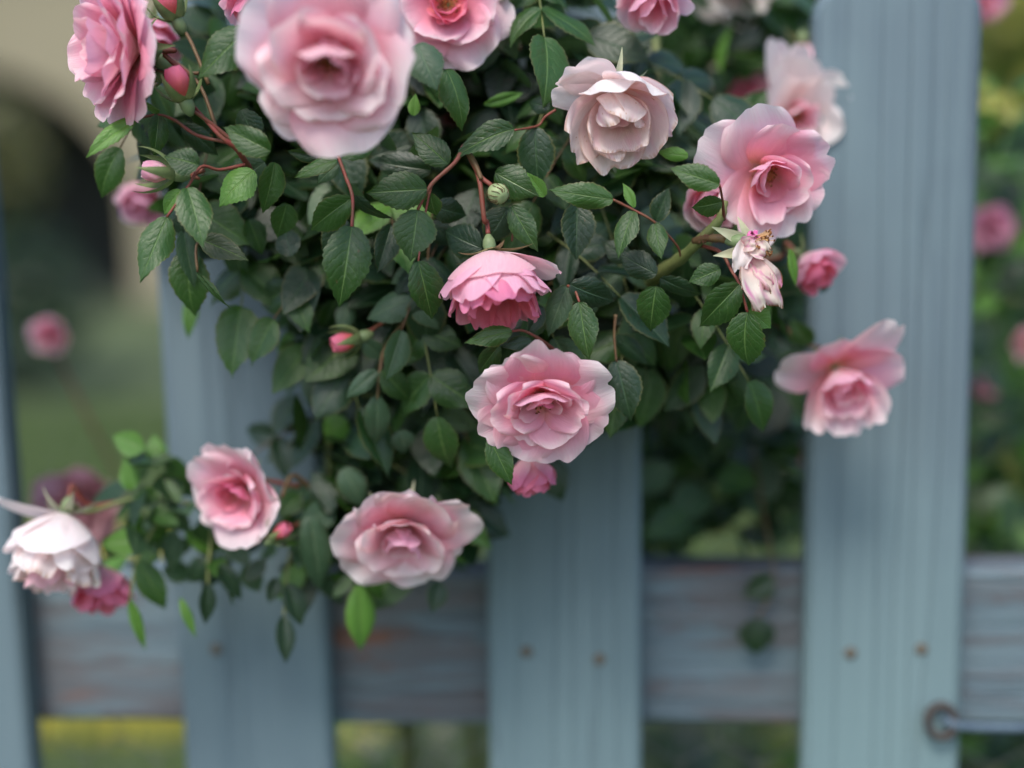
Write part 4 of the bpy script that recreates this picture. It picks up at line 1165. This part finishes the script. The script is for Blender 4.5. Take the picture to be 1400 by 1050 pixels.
bell('white rose at the top edge beside the blue picket', 1000, -40, .84, (0, -.5, .8), ('petal_white', 'petal_white'), 1.2, 53, 40)
bell('lone deep pink rose hovering over the lawn in the gap at the left', 73, 452, 1.0, (0, -.3, .9), ('petal_light', 'petal'), .66, 54, 20, stem=[(82, 490, 1.01), (120, 570, 1.01), (185, 700, 1.0), (260, 900, .98), (330, 1250, 1.02)])
bell('dusty dark pink rose behind the drooping white rose', 118, 682, .92, (0, -.2, .9), ('petal_dusty', 'petal_dusty'), 1.25, 55, 45, stem=[(140, 730, .95), (200, 820, .96), (280, 980, .97), (340, 1250, 1.02)])
bell('mauve rose beyond the fence at the right, at mid height', 1350, 308, 1.02, (0, -.2, .9), ('petal_mauve', 'petal_mauve'), .78, 56, 35)
bell('small mauve rose beyond the fence at the right, lower one', 1343, 520, 1.08, (0, -.3, .9), ('petal_mauve', 'petal_mauve'), .6, 57, 20)
bell('pale pink rose cut by the right edge of the photo', 1402, 465, 1.02, (0, -.3, .9), ('petal_light', 'petal_light'), .65, 58, 20)
bell('pink rose at the top corner of the blue picket', 1345, 5, .98, (0, -.3, .9), ('petal_mauve', 'petal'), .6, 59, 20)
bell('dim dusty rose in the dark foliage left of the blurred rose at the right', 1082, 600, .97, (0, -.4, .8), ('petal_dusty', 'petal_dusty'), .8, 60, 20)
bell('tiny pale pink rose deep in the shade between the leaves, right of the large rose', 618, 158, .76, (0, -.4, .8), ('petal_dusty', 'petal_light'), .5, 61, 20)


# ---- buds
def bud(label, px, py, d, axis, size, seed, mat, sep='sepal', gap=8, stem=None, sep_len=.018):
    r = random.Random(seed)
    ax = cvec(*axis); base = P(px, py, d)
    t = thing('rose_bud', label, 'rose bud', base); m3 = frame_of(ax); t.rotation_euler = m3.to_euler()
    for k in range(5):
        me = petal_mesh(.0155 * size, .013 * size, 42, -26, 1.25, seed + k, .01, .0, 0, .0, .01, .0008, 0, 0, M[mat], 10, 8)
        p = ob('petal', me, t); p.rotation_euler = (0, 0, R(72 * k + r.uniform(-6, 6)))
    me = sepal_mesh(sep_len * size, .0085 * size, 52, -20, M[sep], seed, .0015)
    for k in range(5):
        s = ob('sepal', me, t); s.rotation_euler = (0, R(gap + r.uniform(0, 10)), R(72 * k + 36)); s.location.z = -.0006
    V, F, U = lathe_data([(.0008, -.0085), (.0018, -.0075), (.0032, -.005), (.0034, -.002), (.0028, 0), (.001, .001)], 12)
    o_ = ob('rose_hip', mesh_of('rose_hip', V, F, U, True, (M['hip'],)), t); o_.scale = (size,) * 3
    if stem:
        inv = (Matrix.Translation(base) @ m3).inverted(); tip = base - ax * .008 * size
        o_ = tube('stem', [tip, tip - ax * .004] + [P(*q) for q in stem], .0009, .0011, M['red_stem'], t, 7, 4); o_.matrix_basis = inv
    return t


bud('swelling pink bud with green sepals left of the large blurred rose', 252, 134, .632, (-.30, .85, .25), 1.0, 71, 'petal_coral', gap=12)
bud('half open bud with slim pointed sepals pointing left under the sideways rose', 236, 238, .64, (-.93, .12, .2), .95, 72, 'petal', gap=2, stem=[(262, 240, .642), (280, 232, .643)], sep_len=.022)
bud('pink bud cut by the top edge beside the sideways rose', 240, 24, .66, (-.4, .8, .2), 1.0, 73, 'petal_coral')
bud('closed green bud right behind the sideways rose, the upper one', 214, 80, .652, (-.85, .45, .2), 1.0, 74, 'petal_deep', gap=-2)
bud('closed green bud behind the sideways rose, the lower one', 222, 100, .662, (-.95, .1, .1), .95, 75, 'petal_deep', gap=-2)
bud('green and red bud pointing left among the shaded leaves under the large leaf', 490, 462, .695, (-.85, -.25, .3), .95, 76, 'petal_coral', gap=4)
bud('orange pink bud beside the half open rose at the lower left', 374, 735, .71, (.75, .6, .2), .72, 77, 'petal_coral', gap=14)

# round pale hip that has lost its petals
ax = cvec(.55, -.55, .6); base = P(680, 264, .645)
t = thing('rose_hip', 'small round pale green rose hip with dried brown threads above the hanging rose', 'rose hip', base); m3 = frame_of(ax); t.rotation_euler = m3.to_euler()
V, F, U = lathe_data([(.0008, -.0045), (.0028, -.0038), (.0045, -.001), (.0048, .0014), (.0040, .0036), (.0024, .0048), (.001, .0050)], 14)
ob('body', mesh_of('body', V, F, U, True, (M['hip_pale'],)), t)
V, F = [], []
rr_ = random.Random(4)
for k in range(16):
    th = rr_.uniform(0, 6.28); pts = [(.0015 * cos(th), .0015 * sin(th), .0048), (.0043 * cos(th + .2), .0043 * sin(th + .2), .0038), (.0051 * cos(th + .5), .0051 * sin(th + .5), .001 + rr_.uniform(-.002, .001))]
    v, f, _ = tube_data(pts, .00018, 4, False); F += [tuple(i + len(V) for i in q) for q in f]; V += v
ob('dried_threads', mesh_of('dried_threads', V, F, None, True, (M['brown_stem'],)), t, 'stuff')
inv = (Matrix.Translation(base) @ m3).inverted()
o_ = tube('stem', [base - ax * .004, P(670, 252, .646), P(656, 240, .648), P(640, 210, .65)], .0010, .0012, M['red_stem'], t, 7, 4); o_.matrix_basis = inv
for k, (x, y, d, x2, y2) in enumerate([(640, 245, .643, 636, 266), (650, 262, .64, 648, 272), (660, 240, .64, 672, 224), (600, 236, .641, 620, 245)]):
    pass

# ---- F: the withered bloom
axF = cvec(.86, -.12, .35); base = P(1008, 330, .648)
t = thing('withered_rose', 'withered rose with shrivelled cream and magenta petals under the open light pink rose', 'withered rose', base)
m3 = frame_of(axF); t.rotation_euler = m3.to_euler(); inv = (Matrix.Translation(base) @ m3).inverted()
def hang_petal(b, tip, wpx, seed, crumple=.12, mat='petal_dry', curl=40):
    b = P(*b); tp = P(*tip); y = (tp - b); L = y.length; y.normalize()
    face = -fw; z = (face - y * face.dot(y)).normalized(); x = y.cross(z)
    me = petal_mesh(L, wpx * 1.35 * .648 / FPX, 90 - curl, 90 + curl, 1.1, seed, .06, .08, .3, .6, .08, 0, 0, 0, M[mat], 14, 14, crumple)
    o = ob('petal', me, t)
    # petal grows along +X with its front to +Z
    m = Matrix(((y.x, -x.x, z.x, b.x), (y.y, -x.y, z.y, b.y), (y.z, -x.z, z.z, b.z), (0, 0, 0, 1)))
    o.matrix_basis = inv @ m
hang_petal((1018, 328, .645), (1008, 374, .642), 24, 81, .16, 'petal_white', 30)
hang_petal((1026, 335, .645), (1052, 352, .64), 24, 82, .22, curl=50)
hang_petal((1022, 352, .645), (1050, 428, .641), 44, 83, .24, curl=20)
hang_petal((1030, 355, .647), (1062, 404, .643), 24, 84, .34, curl=45)
hang_petal((1015, 350, .648), (1026, 404, .645), 18, 85, .3, curl=40)
hang_petal((1018, 335, .643), (1038, 330, .638), 20, 86, .25, curl=60)
for k, (b, tp, wd) in enumerate([((1014, 328, .648), (972, 310, .645), 22), ((1012, 345, .648), (974, 350, .645), 20), ((1022, 322, .652), (1008, 296, .654), 14)]):
    b = P(*b); tp = P(*tp); y = tp - b; L = y.length; y.normalize(); z = (-fw - y * (-fw).dot(y)).normalized(); x = y.cross(z)
    me = sepal_mesh(L, wd * .648 / FPX * 1.1, 75, 105, M['sepal_pale'], 90 + k, 0)
    o = ob('sepal', me, t); o.matrix_basis = inv @ Matrix(((y.x, -x.x, z.x, b.x), (y.y, -x.y, z.y, b.y), (y.z, -x.z, z.z, b.z), (0, 0, 0, 1)))
s = ob('stamens', stamen_mesh(95, 60, .006, .010), t, 'stuff'); s.location = (0, 0, .004)
M['magenta'] = plain('dried_magenta_petal', (0.36, 0.04, 0.17), (0.66, 0.20, 0.40), 260, .7)
for k in range(12):
    r_ = random.Random(k + 50)
    me = petal_mesh(.007, .007, 40, -30, 1.2, 100 + k, .1, .1, 0, .2, .15, 0, 0, 0, M['magenta'], 6, 6, .35)
    o = ob('petal', me, t); o.location = (r_.uniform(-.003, .004), r_.uniform(-.004, .003), .004 + r_.uniform(0, .004)); o.rotation_euler = (r_.uniform(-.8, .8), r_.uniform(-.8, .8), r_.uniform(0, 6))
V, F, U = lathe_data([(.0010, -.007), (.0024, -.004), (.0034, 0), (.0036, .003), (.002, .004)], 12)
ob('rose_hip', mesh_of('rose_hip', V, F, U, True, (M['hip'],)), t)
o_ = tube('stem', [base - axF * .006, P(985, 326, .65), P(965, 326, .655), P(950, 330, .662)], .0016, .0020, M['brown_stem'], t, 8, 4, .3); o_.matrix_basis = inv
V, F = [], []
for k in range(120):
    r_ = rng
    q = P(r_.uniform(955, 1000), 326, .651); dv = Vector((r_.gauss(0, 1), r_.gauss(0, 1), r_.gauss(0, 1))); dv = (dv - rt * dv.dot(rt)).normalized()
    v, f, _ = tube_data([q + dv * .0013, q + dv * .0028 + rt * .0003], [.00009, .00003], 3, False); F += [tuple(i + len(V) for i in a) for a in f]; V += v
o_ = ob('stem_hairs', mesh_of('stem_hairs', V, F, None, True, (M['red_stem'],)), t, 'stuff'); o_.matrix_basis = inv

print('objects', len(bpy.data.objects), 'tris about', sum(len(m.loops) - 2 * len(m.polygons) for m in bpy.data.meshes))
